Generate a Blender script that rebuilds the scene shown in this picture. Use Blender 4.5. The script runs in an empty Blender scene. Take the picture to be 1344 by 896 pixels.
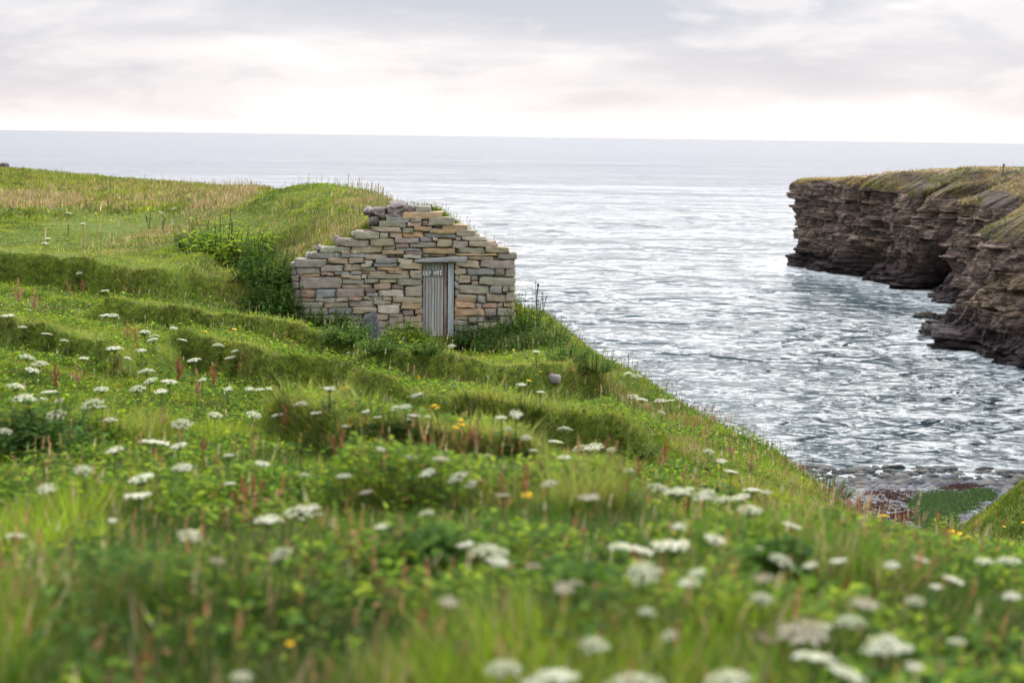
import bpy, math
import numpy as np
from mathutils import Matrix, Vector

C = bpy.data.collections.new("coast"); 
scene = bpy.context.scene
scene.collection.children.link(C)
RS = np.random.RandomState

# ------------------------------------------------------------------ camera frame (used to survey the site)
CAM = np.array([0.0, 0.0, 14.0]); F = 1867.0
PITCH = math.atan(269/1867.0); ROLL = math.radians(0.767)
RC = np.array((Matrix.Rotation(math.pi/2-PITCH, 3, 'X') @ Matrix.Rotation(ROLL, 3, 'Z')))
def ray(px, py):
    d = RC @ np.array([px-672.0, -(py-448.0), -F]); return d/d[1]
def at(px, py, Y):
    return CAM + ray(px, py)*Y
def project(X, Y, Z):
    P = np.stack([X-CAM[0], Y-CAM[1], Z-CAM[2]], -1) @ RC
    w = np.minimum(P[..., 2], -1e-3)
    return 672 + P[..., 0]/(-w)*F, 448 - P[..., 1]/(-w)*F

# ------------------------------------------------------------------ noise
def _hash(ix, iy, seed):
    h = (ix.astype(np.int64)*374761393 + iy.astype(np.int64)*668265263 + seed*1274126177) & 0xffffffff
    h = ((h ^ (h >> 13))*1274126177) & 0xffffffff
    h = h ^ (h >> 16)
    return (h & 0xffffff)/float(0xffffff)
def vnoise(x, y, seed=0):
    x = np.asarray(x, float); y = np.asarray(y, float)
    ix = np.floor(x); iy = np.floor(y); fx = x-ix; fy = y-iy
    fx = fx*fx*(3-2*fx); fy = fy*fy*(3-2*fy)
    a = _hash(ix, iy, seed); b = _hash(ix+1, iy, seed); c = _hash(ix, iy+1, seed); d = _hash(ix+1, iy+1, seed)
    return (a*(1-fx)+b*fx)*(1-fy) + (c*(1-fx)+d*fx)*fy
def fbm(x, y, seed=0, n=4):
    s = 0; a = 0.5; t = 0
    for k in range(n):
        s = s + a*vnoise(x*2**k+17.3*k, y*2**k-9.1*k, seed+k*7); t += a; a *= .5
    return s/t
def sst(x, a, b):
    t = np.clip((x-a)/(b-a), 0, 1); return t*t*(3-2*t)

# ------------------------------------------------------------------ thin plate spline survey
class TPS:
    def __init__(s, P, lam=0.02):
        P = np.array(P, float); s.c = P[:, :2]; n = len(P)
        K = s.k(s.c, s.c) + lam*np.eye(n); A = np.zeros((n+3, n+3))
        A[:n, :n] = K; A[:n, n:] = np.c_[np.ones(n), s.c]; A[n:, :n] = A[:n, n:].T
        w = np.linalg.solve(A, np.r_[P[:, 2], 0, 0, 0]); s.w = w
    @staticmethod
    def k(a, b):
        out = np.zeros((len(a), len(b)))
        for j in range(len(b)):
            r2 = (a[:, 0]-b[j, 0])**2+(a[:, 1]-b[j, 1])**2
            out[:, j] = 0.5*r2*np.log(r2+1e-9)
        return out
    def __call__(s, X, Y):
        sh = np.shape(X); x = np.ravel(X); y = np.ravel(Y); out = np.zeros(len(x)); n = len(s.c)
        for j in range(n):
            r2 = (x-s.c[j, 0])**2+(y-s.c[j, 1])**2
            out += s.w[j]*0.5*r2*np.log(r2+1e-9)
        return (out + s.w[n]+s.w[n+1]*x+s.w[n+2]*y).reshape(sh)

base_px = [(672,896,4),(0,896,4.2),(1344,896,4.5),(672,760,6),(100,760,6.5),(100,600,10),(672,680,8),(1200,740,9.5),
 (1200,712,13.2),(1330,724,12.6),(672,620,11),(672,570,15),(1000,660,12),(950,600,16),(672,530,19),(672,480,24),(560,455,27.5),(640,455,27.3),
 (400,440,26),(300,500,19),(200,560,14),(0,500,15),(0,430,21),(100,400,25),(250,415,26),(385,428,27.5),(0,350,30),
 (0,300,38),(200,300,40),(100,265,55),(0,232,75),(300,252,55),(0,223,82),(165,236,74),(250,340,32),(330,312,34),
 (330,380,28.5),(900,545,21.5),(800,480,24.5),(1080,665,16),(700,420,28.3)]
P0 = [tuple(at(*p)) for p in base_px]
P0 += [(-60,100,11),(-40,30,12.4),(-22,5,13.2),(-10,0,12.9),(10,0,12.2),(16,4,11.4),(0,-8,12.7),(-40,60,11.6),(0,0,12.45),(3,20,9.9),(2,30,10.5),(0.2,36,10.2),(-6,46,11.4),(1,31,10.4)]
_base = TPS(P0, 0.05)

mound_px = [(383,346,28.3),(430,327,28.3),(470,307,28.3),(500,281,28.3),(528,274,28.3),(580,279,28.3),(600,298,28.3),(650,329,28.3),(675,346,28.3),
 (525,279,32),(580,296,32),(620,328,32),(655,358,32),(672,372,32),(520,283,36),(560,310,36),(610,345,36),(380,247,38),(440,250,36),(490,262,32),(345,254,42),(330,302,34),(300,277,38),(380,302,31),(250,340,32),(260,300,40),(330,375,28.6),(350,350,30)]
P1 = [tuple(at(*p)) for p in mound_px] + [(-12,44,11.5),(-3,44,12.0),(-16,34,11.4)]
_mound = TPS(P1, 0.01)

# bluff edge: land to the left of travel, sea to the right (going towards the viewer, then right)
EDGE = np.array([(-160,150),(-60,104),(-34,90),(-24,80),(-15,70),(-10,60),(-6.8,50),(-4.2,43),(-2.2,38),(-.7,34),(.25,31),(0.85,28.8),(1.65,26.5),(2.6,24),(3.5,21.3),(4.15,18.6),(4.25,16.6),(4.3,14.4),(5.4,13.3),(7.5,12.8),(11,13.2),(16,16),(22,20),(40,20)])
def sdist(X, Y, L):
    """signed distance to the polyline, positive on its left-hand side"""
    X = np.asarray(X, float); Y = np.asarray(Y, float)
    best = np.full(X.shape, 1e9); sg = np.ones(X.shape)
    for (ax, ay), (bx, by) in zip(L[:-1], L[1:]):
        dx, dy = bx-ax, by-ay; l2 = dx*dx+dy*dy
        t = np.clip(((X-ax)*dx+(Y-ay)*dy)/l2, 0, 1)
        d = np.hypot(X-ax-t*dx, Y-ay-t*dy)
        cr = dx*(Y-ay)-dy*(X-ax)
        m = d < best-1e-7
        best = np.where(m, d, best); sg = np.where(m, np.where(cr > 0, 1, -1), sg)
    return best*sg
def pdist(X, Y, L):
    """how far a point lies beyond a terrace line that runs roughly left to right, and 0..1 along it"""
    lx = np.array([p[0] for p in L]); ly = np.array([p[1] for p in L]); o = np.argsort(lx); lx = lx[o]; ly = ly[o]
    xs = np.linspace(lx[0], lx[-1], 80); yy = np.interp(xs, lx, ly); k = np.hanning(17); k /= k.sum()
    yy = np.convolve(np.pad(yy, 8, 'edge'), k, 'valid'); g = np.gradient(yy, xs); c = 1/np.sqrt(1+np.interp(X, xs, g)**2)
    return (Y-np.interp(X, xs, yy))*c, (X-lx[0])/(lx[-1]-lx[0])

def land0(X, Y):
    b = _base(X, Y)
    m = _mound(X, Y)
    gap = np.where(X < -4.35, 0.35+0.75*(-4.35-X), 0.25)
    k = sst((Y-28.42)/gap, 0, 1)
    k = k*(1-sst(X, -0.12, 0.08+0.35*np.clip(Y-33, 0, 5)))*(1-sst(Y, 40, 50))*(1-sst(-X, 13, 18))
    mm = np.maximum(b, m)
    return b*(1-k)+mm*k

def hit0(px, py, f):
    Y = np.geomspace(2.2, 130, 900); d = ray(px, py)
    X = d[0]*Y; Z = 14+d[2]*Y
    g = f(X, Y); i = np.argmax(Z < g)
    return X[i], Y[i]

TERR_PX = [  # bottom line of each grassy bank (left to right), bank height, how far the shelf behind it runs
 ([(90,425),(150,428),(220,434),(300,448),(400,470),(490,486)], .42, 2.2, .09),
 ([(210,478),(270,498),(340,517),(450,529),(560,530),(680,529),(770,524),(830,536)], .56, 2.4, .09),
 ([(430,565),(520,572),(600,585),(700,602),(800,616),(870,622)], .46, 2.8, .09),
 ([(330,595),(390,612),(450,628),(560,642),(640,655),(740,672)], .43, 2.6, .09),
 ([(-60,440),(0,455),(80,474),(140,500),(170,520)], .42, 2.4, .12),
 ([(-60,362),(0,372),(100,380),(180,402),(250,410)], .60, 4.5, .2),
 ([(400,725),(520,732),(640,736),(860,748)], .28, 1.8, .12),
 ([(930,640),(1010,655),(1080,668)], .2, 1.0, .2),
 ([(-80,585),(40,600),(120,590),(200,600)], .22, 1.2, .25),
 ([(230,395),(300,405),(360,415)], .45, 1.6, .5),
 ([(-60,286),(30,283),(110,284)], .25, 3, .3)]
TERR = [([hit0(px, py, land0) for px, py in L], h, w, s) for L, h, w, s in TERR_PX]
TERR = [(L, h, w, s) for L, h, w, s in TERR]

HUMP = np.array([(26,14),(17.3,18),(12.85,23),(11.65,28),(15.2,34),(21,40)])
def H(X, Y):
    X = np.asarray(X, float); Y = np.asarray(Y, float)
    z = land0(X, Y)
    for L, h, w, s in TERR:
        x0 = min(p[0] for p in L)-4; x1 = max(p[0] for p in L)+4; y0 = min(p[1] for p in L)-2; y1 = max(p[1] for p in L)+w*3
        m = (X > x0) & (X < x1) & (Y > y0) & (Y < y1)
        if not m.any(): continue
        xm = X[m]; ym = Y[m]
        d, t = pdist(xm, ym, L)
        d = d + 0.16*(fbm(xm*1.3, ym*1.3, 91, 3)-.5)*2 + .16*(fbm(xm*4.5, ym*4.5, 92, 2)-.5)
        en = sst(t, 0, .10)*(1-sst(t, .90, 1))
        # beyond the ends the distance grows sideways, so fade there too
        r = sst(d, 0, s+.12)*np.clip(1-d/(w*1.6), 0, 1)**1.0
        z[m] = z[m] + h*en*r
    near = np.clip(1.2-Y/70, .3, 1)
    hutm = 1-((X > -4.6) & (X < .2) & (Y > 27.2) & (Y < 28.6))
    z = z + hutm*near*((.30-.17*sst(Y, 9, 14)*(1-sst(Y, 30, 40)))*(fbm(X*.55, Y*.55, 5, 3)-.5) + 0.16*(fbm(X*2.1, Y*2.1, 11, 3)-.5))
    e = sdist(X, Y, EDGE) + 0.5*(fbm(X*.6, Y*.6, 31, 3)-.5)
    g = np.where(e > -0.8, 0.30*(e+0.8)**2/(0.6+0.3*(np.abs(e+.8))) , 0)
    g = np.where(e > -0.8, g, 0)*1.25
    # left rounded cliff edge by the open sea is steeper
    z = z - g
    # right hand bank of the gully
    hd = sdist(X, Y, HUMP)
    hz = 8.62 - 0.045*(Y-18) - 0.98*np.clip(hd, 0, 50) - 0.1*np.clip(hd, 0, 50)*0 + 0.5*(fbm(X*.5, Y*.5, 77, 3)-.5)
    hz = np.where(Y > 36, hz-(Y-36)*.9, hz)
    z = np.maximum(z, hz)
    beach = 0.125*(57.8-Y) + 0.12*(fbm(X*.4, Y*.4, 41, 3)-.5)
    beach = np.where(beach > 0, beach, beach*1.0)
    beach = np.maximum(beach, -4)
    inb = sst(X, -2, 4)*(X < 60)
    beach = beach*inb + (-4)*(1-inb)
    return np.maximum(z, beach)
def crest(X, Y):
    """1 on the front edge of each shelf: cropped grass, painted sunlit"""
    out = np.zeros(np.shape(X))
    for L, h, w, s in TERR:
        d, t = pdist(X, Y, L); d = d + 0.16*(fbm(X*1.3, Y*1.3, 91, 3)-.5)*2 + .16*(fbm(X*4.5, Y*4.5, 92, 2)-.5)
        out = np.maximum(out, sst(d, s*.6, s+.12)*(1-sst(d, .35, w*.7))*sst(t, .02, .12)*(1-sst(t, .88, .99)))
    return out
def isbeach(X, Y):
    return H(X, Y) < 0.125*(57.8-np.asarray(Y))+0.09
def hit(px, py, h=0.0, ymax=130):
    Y = np.geomspace(2.0, ymax, 700); d = ray(px, py)
    X = d[0]*Y; Z = 14+d[2]*Y
    g = H(X, Y)+h; b = Z < g
    if not b.any(): return None
    i = np.argmax(b); return X[i], Y[i]

# ------------------------------------------------------------------ mesh helpers
def np_mesh(name, V, T, mats, col=None, mi=None, smooth=True, quads=None, parent=None, attrs=None):
    V = np.ascontiguousarray(V, np.float32); me = bpy.data.meshes.new(name)
    me.vertices.add(len(V)); me.vertices.foreach_set('co', V.ravel())
    T = np.ascontiguousarray(T, np.int32); k = T.shape[1]
    me.loops.add(T.size); me.loops.foreach_set('vertex_index', T.ravel())
    me.polygons.add(len(T)); me.polygons.foreach_set('loop_start', np.arange(0, T.size, k, dtype=np.int32))
    me.polygons.foreach_set('loop_total', np.full(len(T), k, np.int32))
    for m in mats: me.materials.append(m)
    if mi is not None: me.polygons.foreach_set('material_index', np.ascontiguousarray(mi, np.int32))
    me.polygons.foreach_set('use_smooth', np.full(len(T), smooth, bool))
    me.update(calc_edges=True)
    if col is not None:
        c = np.ones((len(V), 4), np.float32); c[:, :3] = col
        a = me.attributes.new('col', 'FLOAT_COLOR', 'POINT'); a.data.foreach_set('color', c.ravel())
    if attrs:
        for n, v in attrs.items():
            a = me.attributes.new(n, 'FLOAT', 'POINT'); a.data.foreach_set('value', np.ascontiguousarray(v, np.float32))
    o = bpy.data.objects.new(name, me); C.objects.link(o)
    if parent: o.parent = parent
    return o
def tag(o, label=None, cat=None, group=None, kind=None):
    if label: o['label'] = label
    if cat: o['category'] = cat
    if group: o['group'] = group
    if kind: o['kind'] = kind
    return o
def empty(name, loc, rz=0.0):
    o = bpy.data.objects.new(name, None); C.objects.link(o); o.location = loc; o.rotation_euler = (0, 0, rz); o.empty_display_size = .1
    return o
def grid_tris(nr, nc):
    i = np.arange(nr-1)[:, None]*nc + np.arange(nc-1)[None, :]
    return np.stack([i, i+1, i+nc+1, i+nc], -1).reshape(-1, 4)

class Bag:
    """collects pieces with a colour each into one mesh"""
    def __init__(s): s.V = []; s.T = []; s.c = []; s.m = []; s.n = 0
    def add(s, V, T, col, mi=0):
        V = np.asarray(V, float); T = np.asarray(T, int)
        if T.shape[1] == 3: T = np.c_[T, T[:, 2]] if False else T
        s.V.append(V); s.T.append((T+s.n, mi)); s.c.append(np.broadcast_to(np.asarray(col, float), (len(V), 3))); s.n += len(V)
    def build(s, name, mats, parent=None, smooth=True):
        tri = []; mi = []
        for T, m in s.T:
            if T.shape[1] == 4: T = np.r_[T[:, :3], T[:, [0, 2, 3]]]
            tri.append(T); mi.append(np.full(len(T), m))
        return np_mesh(name, np.concatenate(s.V), np.concatenate(tri), mats, np.concatenate(s.c), np.concatenate(mi), smooth, parent=parent)
def cube_sphere(n):
    """unit cube surface grid, -1..1"""
    V = []; T = []; idx = {}
    g = np.linspace(-1, 1, n+1)
    def vid(p):
        k = tuple(np.round(p, 5))
        if k not in idx: idx[k] = len(V); V.append(p)
        return idx[k]
    for ax in range(3):
        for s in (-1, 1):
            for i in range(n):
                for j in range(n):
                    q = []
                    for di, dj in ((0, 0), (1, 0), (1, 1), (0, 1)):
                        p = [0, 0, 0]; p[ax] = s; p[(ax+1) % 3] = g[i+di]; p[(ax+2) % 3] = g[j+dj]; q.append(vid(p))
                    T.append(q if s > 0 else q[::-1])
    return np.array(V, float), np.array(T)
CS4 = cube_sphere(5); CS3 = cube_sphere(3)
def stone(c, h, rs, r=None, rough=.012, cs=CS4, rz=0, tilt=0):
    """rounded irregular block: centre c, half sizes h"""
    V = cs[0].copy(); h = np.array(h, float)
    V = np.sign(V)*np.abs(V)**.8
    r = r if r else min(h)*.55
    P = V*h; inner = np.clip(P, -(h-r), h-r); d = P-inner
    n = np.linalg.norm(d, axis=1, keepdims=True); P = inner + d/np.maximum(n, 1e-9)*np.minimum(n, r)
    # skew the block and roughen it
    sk = rs.uniform(-.13, .13, 4); u = P/h
    P[:, 2] += h[2]*(sk[0]*u[:, 0]+sk[1]*u[:, 0]*u[:, 2]); P[:, 0] += h[0]*(sk[2]*.5*u[:, 2])
    a = rs.uniform(0, 50); P += rough*(np.stack([vnoise(P[:, 1]*14+a, P[:, 2]*14, 3), vnoise(P[:, 0]*9+a, P[:, 2]*14, 4), vnoise(P[:, 0]*9+a, P[:, 1]*14, 5)], 1)-.5)*2
    if tilt: 
        ct, s_ = math.cos(tilt), math.sin(tilt); x = P[:, 0]*ct-P[:, 2]*s_; P[:, 2] = P[:, 0]*s_+P[:, 2]*ct; P[:, 0] = x
    if rz:
        ct, s_ = math.cos(rz), math.sin(rz); x = P[:, 0]*ct-P[:, 1]*s_; P[:, 1] = P[:, 0]*s_+P[:, 1]*ct; P[:, 0] = x
    return P+np.array(c), cs[1]

# ------------------------------------------------------------------ materials
def newmat(name):
    m = bpy.data.materials.new(name); m.use_nodes = True; nt = m.node_tree; nt.nodes.clear()
    return m, nt
def N(nt, t, **k):
    n = nt.nodes.new(t)
    for a, b in k.items():
        if a == 'inp':
            for i, v in b.items(): n.inputs[i].default_value = v
        else: setattr(n, a, b)
    return n
def link(nt, a, b): nt.links.new(a, b)
def ramp(nt, stops, interp='LINEAR'):
    r = N(nt, 'ShaderNodeValToRGB'); r.color_ramp.interpolation = interp; e = r.color_ramp.elements
    while len(e) < len(stops): e.new(.5)
    for el, (p, c) in zip(e, stops): el.position = p; el.color = (c, c, c, 1) if not hasattr(c, '__len__') else (*c, 1)
    return r
def mix(nt, fac, a, b, mode='MIX'):
    m = N(nt, 'ShaderNodeMix', data_type='RGBA', blend_type=mode)
    for s, v in ((m.inputs[0], fac), (m.inputs[6], a), (m.inputs[7], b)):
        if hasattr(v, 'is_linked'): link(nt, v, s)
        elif hasattr(v, '__len__'): s.default_value = (*v, 1)
        else: s.default_value = v
    return m.outputs[2]
def noise(nt, vec, scale, detail=4, rough=.55, dist=0, out=0):
    n = N(nt, 'ShaderNodeTexNoise', inp={'Scale': scale, 'Detail': detail, 'Roughness': rough, 'Distortion': dist})
    if vec is not None: link(nt, vec, n.inputs['Vector'])
    return n.outputs[out]
def math_(nt, op, a, b=None, c=None, clamp=False):
    m = N(nt, 'ShaderNodeMath', operation=op, use_clamp=clamp)
    for i, v in enumerate((a, b, c)):
        if v is None: continue
        if hasattr(v, 'is_linked'): link(nt, v, m.inputs[i])
        else: m.inputs[i].default_value = v
    return m.outputs[0]
def mapping(nt, vec, scale, rot=(0, 0, 0)):
    m = N(nt, 'ShaderNodeMapping'); m.inputs['Scale'].default_value = scale; m.inputs['Rotation'].default_value = rot
    link(nt, vec, m.inputs[0]); return m.outputs[0]
def principled(nt, col, rough=.8, spec=.3, bump=None, bstr=.5, bdist=.02, **k):
    p = N(nt, 'ShaderNodeBsdfPrincipled'); o = N(nt, 'ShaderNodeOutputMaterial')
    if hasattr(col, 'is_linked'): link(nt, col, p.inputs['Base Color'])
    else: p.inputs['Base Color'].default_value = (*col, 1)
    if hasattr(rough, 'is_linked'): link(nt, rough, p.inputs['Roughness'])
    else: p.inputs['Roughness'].default_value = rough
    p.inputs['Specular IOR Level'].default_value = spec
    if bump is not None:
        b = N(nt, 'ShaderNodeBump', inp={'Strength': bstr, 'Distance': bdist}); link(nt, bump, b.inputs['Height']); link(nt, b.outputs[0], p.inputs['Normal'])
    for a, b in k.items(): p.inputs[a].default_value = b
    link(nt, p.outputs[0], o.inputs[0]); return p
def texco(nt): return N(nt, 'ShaderNodeTexCoord').outputs['Object']
def geopos(nt): return N(nt, 'ShaderNodeNewGeometry').outputs['Position']

def mat_leaf(name, trans=.4, rough=.55, gloss=.06):
    m, nt = newmat(name); a = N(nt, 'ShaderNodeAttribute', attribute_name='col')
    d = N(nt, 'ShaderNodeBsdfDiffuse'); t = N(nt, 'ShaderNodeBsdfTranslucent'); g = N(nt, 'ShaderNodeBsdfGlossy', inp={'Roughness': rough})
    link(nt, a.outputs[0], d.inputs[0]); 
    tc = mix(nt, 1.0, a.outputs[0], (1.25, 1.2, .7), 'MULTIPLY'); link(nt, tc, t.inputs[0])
    s = N(nt, 'ShaderNodeMixShader', inp={0: trans}); link(nt, d.outputs[0], s.inputs[1]); link(nt, t.outputs[0], s.inputs[2])
    s2 = N(nt, 'ShaderNodeMixShader', inp={0: gloss}); link(nt, s.outputs[0], s2.inputs[1]); link(nt, g.outputs[0], s2.inputs[2])
    o = N(nt, 'ShaderNodeOutputMaterial'); link(nt, s2.outputs[0], o.inputs[0]); return m
M_GRASS = mat_leaf('grass_blades', .45, .6, .012); M_LEAF = mat_leaf('leaves', .45, .6, .012); M_FLOWER = mat_leaf('petals', .3, .8, .02)

m, nt = newmat('soil'); gp = geopos(nt)
n1 = noise(nt, gp, 3, 6); n2 = noise(nt, gp, .5, 3)
c = ramp(nt, [(.3, (.03, .035, .012)), (.45, (.055, .08, .014)), (.55, (.10, .15, .016)), (.7, (.17, .20, .04))]); link(nt, noise(nt, gp, 9, 8, .75), c.inputs[0])
c2 = mix(nt, math_(nt, 'MULTIPLY', n2, .4), c.outputs[0], (.075, .11, .015))
principled(nt, c2, .95, .1, noise(nt, gp, 14, 5), .6, .05); M_SOIL = m

m, nt = newmat('shingle'); gp = geopos(nt)
v = N(nt, 'ShaderNodeTexVoronoi', inp={'Scale': 5.0}); link(nt, gp, v.inputs[0])
c = ramp(nt, [(.0, (.05, .055, .07)), (.5, (.105, .115, .14)), (.8, (.16, .17, .19)), (1, (.08, .055, .06))]); link(nt, N(nt, 'ShaderNodeSeparateColor').inputs[0] and v.outputs['Color'], c.inputs[0])
principled(nt, c.outputs[0], .6, .4, v.outputs['Distance'], .8, .1); M_SHINGLE = m

def mat_rockattr(name, lichen=True, rough=.85, sc=1.0):
    m, nt = newmat(name); a = N(nt, 'ShaderNodeAttribute', attribute_name='col').outputs[0]; gp = geopos(nt)
    n1 = noise(nt, gp, 6*sc, 8, .65); r1 = ramp(nt, [(.3, .68), (.5, 1.0), (.72, 1.3)]); link(nt, n1, r1.inputs[0])
    c = mix(nt, 1.0, a, r1.outputs[0], 'MULTIPLY')
    n3 = noise(nt, gp, 2.2*sc, 4); r3 = ramp(nt, [(.42, 0), (.62, 1)]); link(nt, n3, r3.inputs[0])
    c = mix(nt, math_(nt, 'MULTIPLY', r3.outputs[0], .35), c, (.26, .25, .20))
    if lichen:
        n2 = noise(nt, gp, 22*sc, 4, .6); r2 = ramp(nt, [(.62, 0), (.67, 1)]); link(nt, n2, r2.inputs[0])
        n4 = noise(nt, gp, 1.7*sc, 2); r4 = ramp(nt, [(.45, 0), (.6, 1)]); link(nt, n4, r4.inputs[0])
        c = mix(nt, math_(nt, 'MULTIPLY', r2.outputs[0], r4.outputs[0]), c, (.55, .54, .48))
        n5 = noise(nt, gp, 16*sc, 4, .6); r5 = ramp(nt, [(.28, 1), (.36, 0)]); link(nt, n5, r5.inputs[0])
        c = mix(nt, math_(nt, 'MULTIPLY', r5.outputs[0], .7), c, (.05, .045, .04))
    principled(nt, c, rough, .25, noise(nt, mapping(nt, gp, (1, 1, 2.5)), 30*sc, 6, .6), .55, .012); return m
M_STONE = mat_rockattr('wall_stone')
M_BOULDER = mat_rockattr('beach_boulder', False, .8, .6)
# ------------------------------------------------------------------ land: one sheet
ys = [-3.5]
while ys[-1] < 118:
    y = ys[-1]; st = 0.05 if y < 4 else (.0125*y if y > 31 else .055 if y < 12 else .075)
    
    ys.append(y+max(.05, min(st, .8)))
ys = np.array(ys); sN = np.linspace(-1, 1, 560)
YY = np.repeat(ys[:, None], len(sN), 1); XX = sN[None, :]*(np.abs(YY)*.62+8.5)
XX = XX + 0.0
ZZ = H(XX, YY)
quads_ = grid_tris(*YY.shape)
bch = (ZZ < 0.125*(57.8-YY)+0.10) & (YY > 15)
fm = bch.ravel()[quads_].all(1).astype(int)
land = np_mesh('ground', np.stack([XX, YY, ZZ], -1).reshape(-1, 3), quads_, [M_SOIL, M_SHINGLE], mi=fm)
tag(land, kind='structure')
ZG = ZZ
def HG(X, Y):
    """height read off the finished ground sheet"""
    X = np.asarray(X, float); Y = np.asarray(Y, float)
    i = np.clip(np.searchsorted(ys, Y)-1, 0, len(ys)-2); fy = np.clip((Y-ys[i])/(ys[i+1]-ys[i]), 0, 1)
    def row(k):
        u = np.clip((X/(np.abs(ys[k])*.62+8.5)+1)/2*(len(sN)-1), 0, len(sN)-1.001); j = u.astype(int); fx = u-j
        return ZG[k, j]*(1-fx)+ZG[k, j+1]*fx
    return row(i)*(1-fy)+row(i+1)*fy

# ------------------------------------------------------------------ far cliff: strip following the waterline
COAST = np.array([(120,196),(75,186),(48,178),(37,170),(33.5,164),(31.8,160.5),(31.9,157),(33.2,152),(34.2,148),(36.2,143.5),(37.0,139),(36.6,136),(39.5,133),(41.0,131),(38.8,128.5),
 (39.3,125),(41.5,122),(42.6,119),(39.5,116),(37.2,112),(35.0,107),(33.2,102),(31.6,97.5),(31.8,94.5),(33.6,91.5),(33.6,86),(31.6,79),(29.2,72),(27.4,65),(26.4,58),(26,50),(27,44),(31,38)], float)
def resample(L, step):
    seg = np.hypot(*np.diff(L, axis=0).T); s = np.r_[0, np.cumsum(seg)]; u = np.arange(0, s[-1], step)
    return np.stack([np.interp(u, s, L[:, 0]), np.interp(u, s, L[:, 1])], 1), u
Q, U = resample(COAST, .16)
def smooth(a, k):
    ker = np.hanning(k); ker /= ker.sum(); p = np.pad(a, (k//2, k//2), 'edge'); return np.convolve(p, ker, 'valid')[:len(a)]
Qs = np.stack([smooth(Q[:, 0], 9), smooth(Q[:, 1], 9)], 1)
tan = np.gradient(np.stack([smooth(Q[:, 0], 31), smooth(Q[:, 1], 31)], 1), axis=0); tan /= np.linalg.norm(tan, axis=1, keepdims=True)
nrm = np.stack([tan[:, 1], -tan[:, 0]], 1)   # seaward
if ((Qs[len(Qs)//2]+nrm[len(Qs)//2])-np.array([60, 120])) @ nrm[len(Qs)//2] < 0: nrm = -nrm
uOf = lambda p: U[np.argmin(np.hypot(*(Q-np.array(p)).T))]
uk = [uOf(p) for p in [(75,186),(33.5,164),(31.9,157),(34.2,148),(37,139),(41,131),(42.6,119),(37.2,112),(33.2,102),(31.8,94.5),(33.6,86),(28.3,68)]]
zr = np.interp(U, uk, [9.2,9.3,9.4,9.1,8.8,8.6,8.4,7.6,7.0,7.4,10.0,10.6])      # top of bare rock
zt = np.interp(U, uk, [9.6,9.6,9.7,10.7,11.5,11.7,11.8,11.6,12.0,12.6,12.8,12.6])    # plateau behind
back = np.interp(U, uk, [1.2,1.2,1.0,2.0,4.5,6.0,6.5,8.5,8.5,7.5,4,4])        # run of the earth slope
zr = zr + .7*(vnoise(U*.5, U*0, 8)-.5); 
nv = 120; rows = []; cols = []; rs = RS(4)
lay = np.r_[-1.6, np.cumsum(rs.choice([.16, .25, .34, .5, .8, 1.1], 60))-1.6]
th = np.linspace(-1.5, 1, nv)
for k in range(nv):
    tz = k/(nv-1); z = -1.5+(zr+1.5)*tz
    zz = z + .035*(Q[:, 0]-35)*1.0 - .02*(Q[:, 1]-120) + .5*(fbm(U*.06, U*0+3, 14, 2)-.5)   # strata dip gently
    li = np.searchsorted(lay, zz)
    cw = 1.2+2.6*_hash(li, li*0, 9)
    uu = U + 0.9*li
    blk = _hash(np.floor(uu/cw), li, 21); blk2 = _hash(np.floor(uu/(cw*.37)), li, 22)
    lay_off = _hash(li, li*0, 33)
    big = (fbm(U*.11+z*.05, z*.12, 61, 3)-.5)*4.2 + (fbm(U*.42-z*.22, z*.30, 67, 4)-.5)*3.0
    d = big + (blk-.5)*1.15 + (blk2-.5)*.6 + (lay_off-.5)*.38
    d += (fbm(U*1.7, z*3, 68, 3)-.5)*.45
    # joints: deep narrow clefts
    for uc, dep, w in ((uk[4]+1.5, 1.2, .5), (uk[5]-4, 1.0, .4), (uk[6]+3, 1.6, .6), (uk[7]+3, .9, .35), (uk[8]+2.5, 1.0, .3), (uk[2]+5, .8, .4)):
        d -= dep*np.exp(-((U-uc-.35*z)/w)**2)
    # sea cave between the head and the buttress, and undercuts near the water
    d -= 6.5*np.exp(-((U-uk[5]+1)/2.8)**4)*(1-sst(z, 3.0, 4.6))
    d -= 3.0*np.exp(-((U-uk[3]-1)/2.2)**4)*(1-sst(z, 2.2, 3.4))
    d -= 3.5*np.exp(-((U-uk[6]-2)/2.4)**4)*(1-sst(z, 3.2, 5))
    d += 1.3*(1-sst(z, .2, 1.9))*(fbm(U*.3, U*0, 71, 2)+.2) - .12*np.clip(z, 0, 10)
    d += np.exp(-((U-uk[1]-2)/9)**2)*(0.16*(z-2)*(z > 2))    # the seaward head leans out
    P = np.stack([Qs[:, 0]+nrm[:, 0]*d, Qs[:, 1]+nrm[:, 1]*d, z], 1); rows.append(P)
    c0 = np.array([.225, .168, .135]); c1 = np.array([.135, .102, .09]); c2 = np.array([.31, .23, .17])
    w = _hash(li, li*0, 44)[:, None]; w2 = blk[:, None]
    col = c0*(1-w)+c1*w; col = col*(1-.4*w2)+c2*.4*w2
    och = sst(fbm(U*.3, z*.5, 51, 5), .55, .70)[:, None]*sst(z, 2.0, 4)[:, None]; col = col*(1-och*.5)+np.array([.20, .145, .07])*och*.5
    wet = (1-sst(z+.9*(fbm(U*.4, U*0, 12, 3)-.5), 1.0, 3.6))[:, None]; col = col*(1-wet)+np.array([.035, .024, .028])*wet
    cols.append(col)
top = rows[-1]
ni = 46
topS = np.stack([smooth(top[:, 0], 71), smooth(top[:, 1], 71)], 1); zrS = smooth(zr, 71); ztS = smooth(zt, 71)
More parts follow.
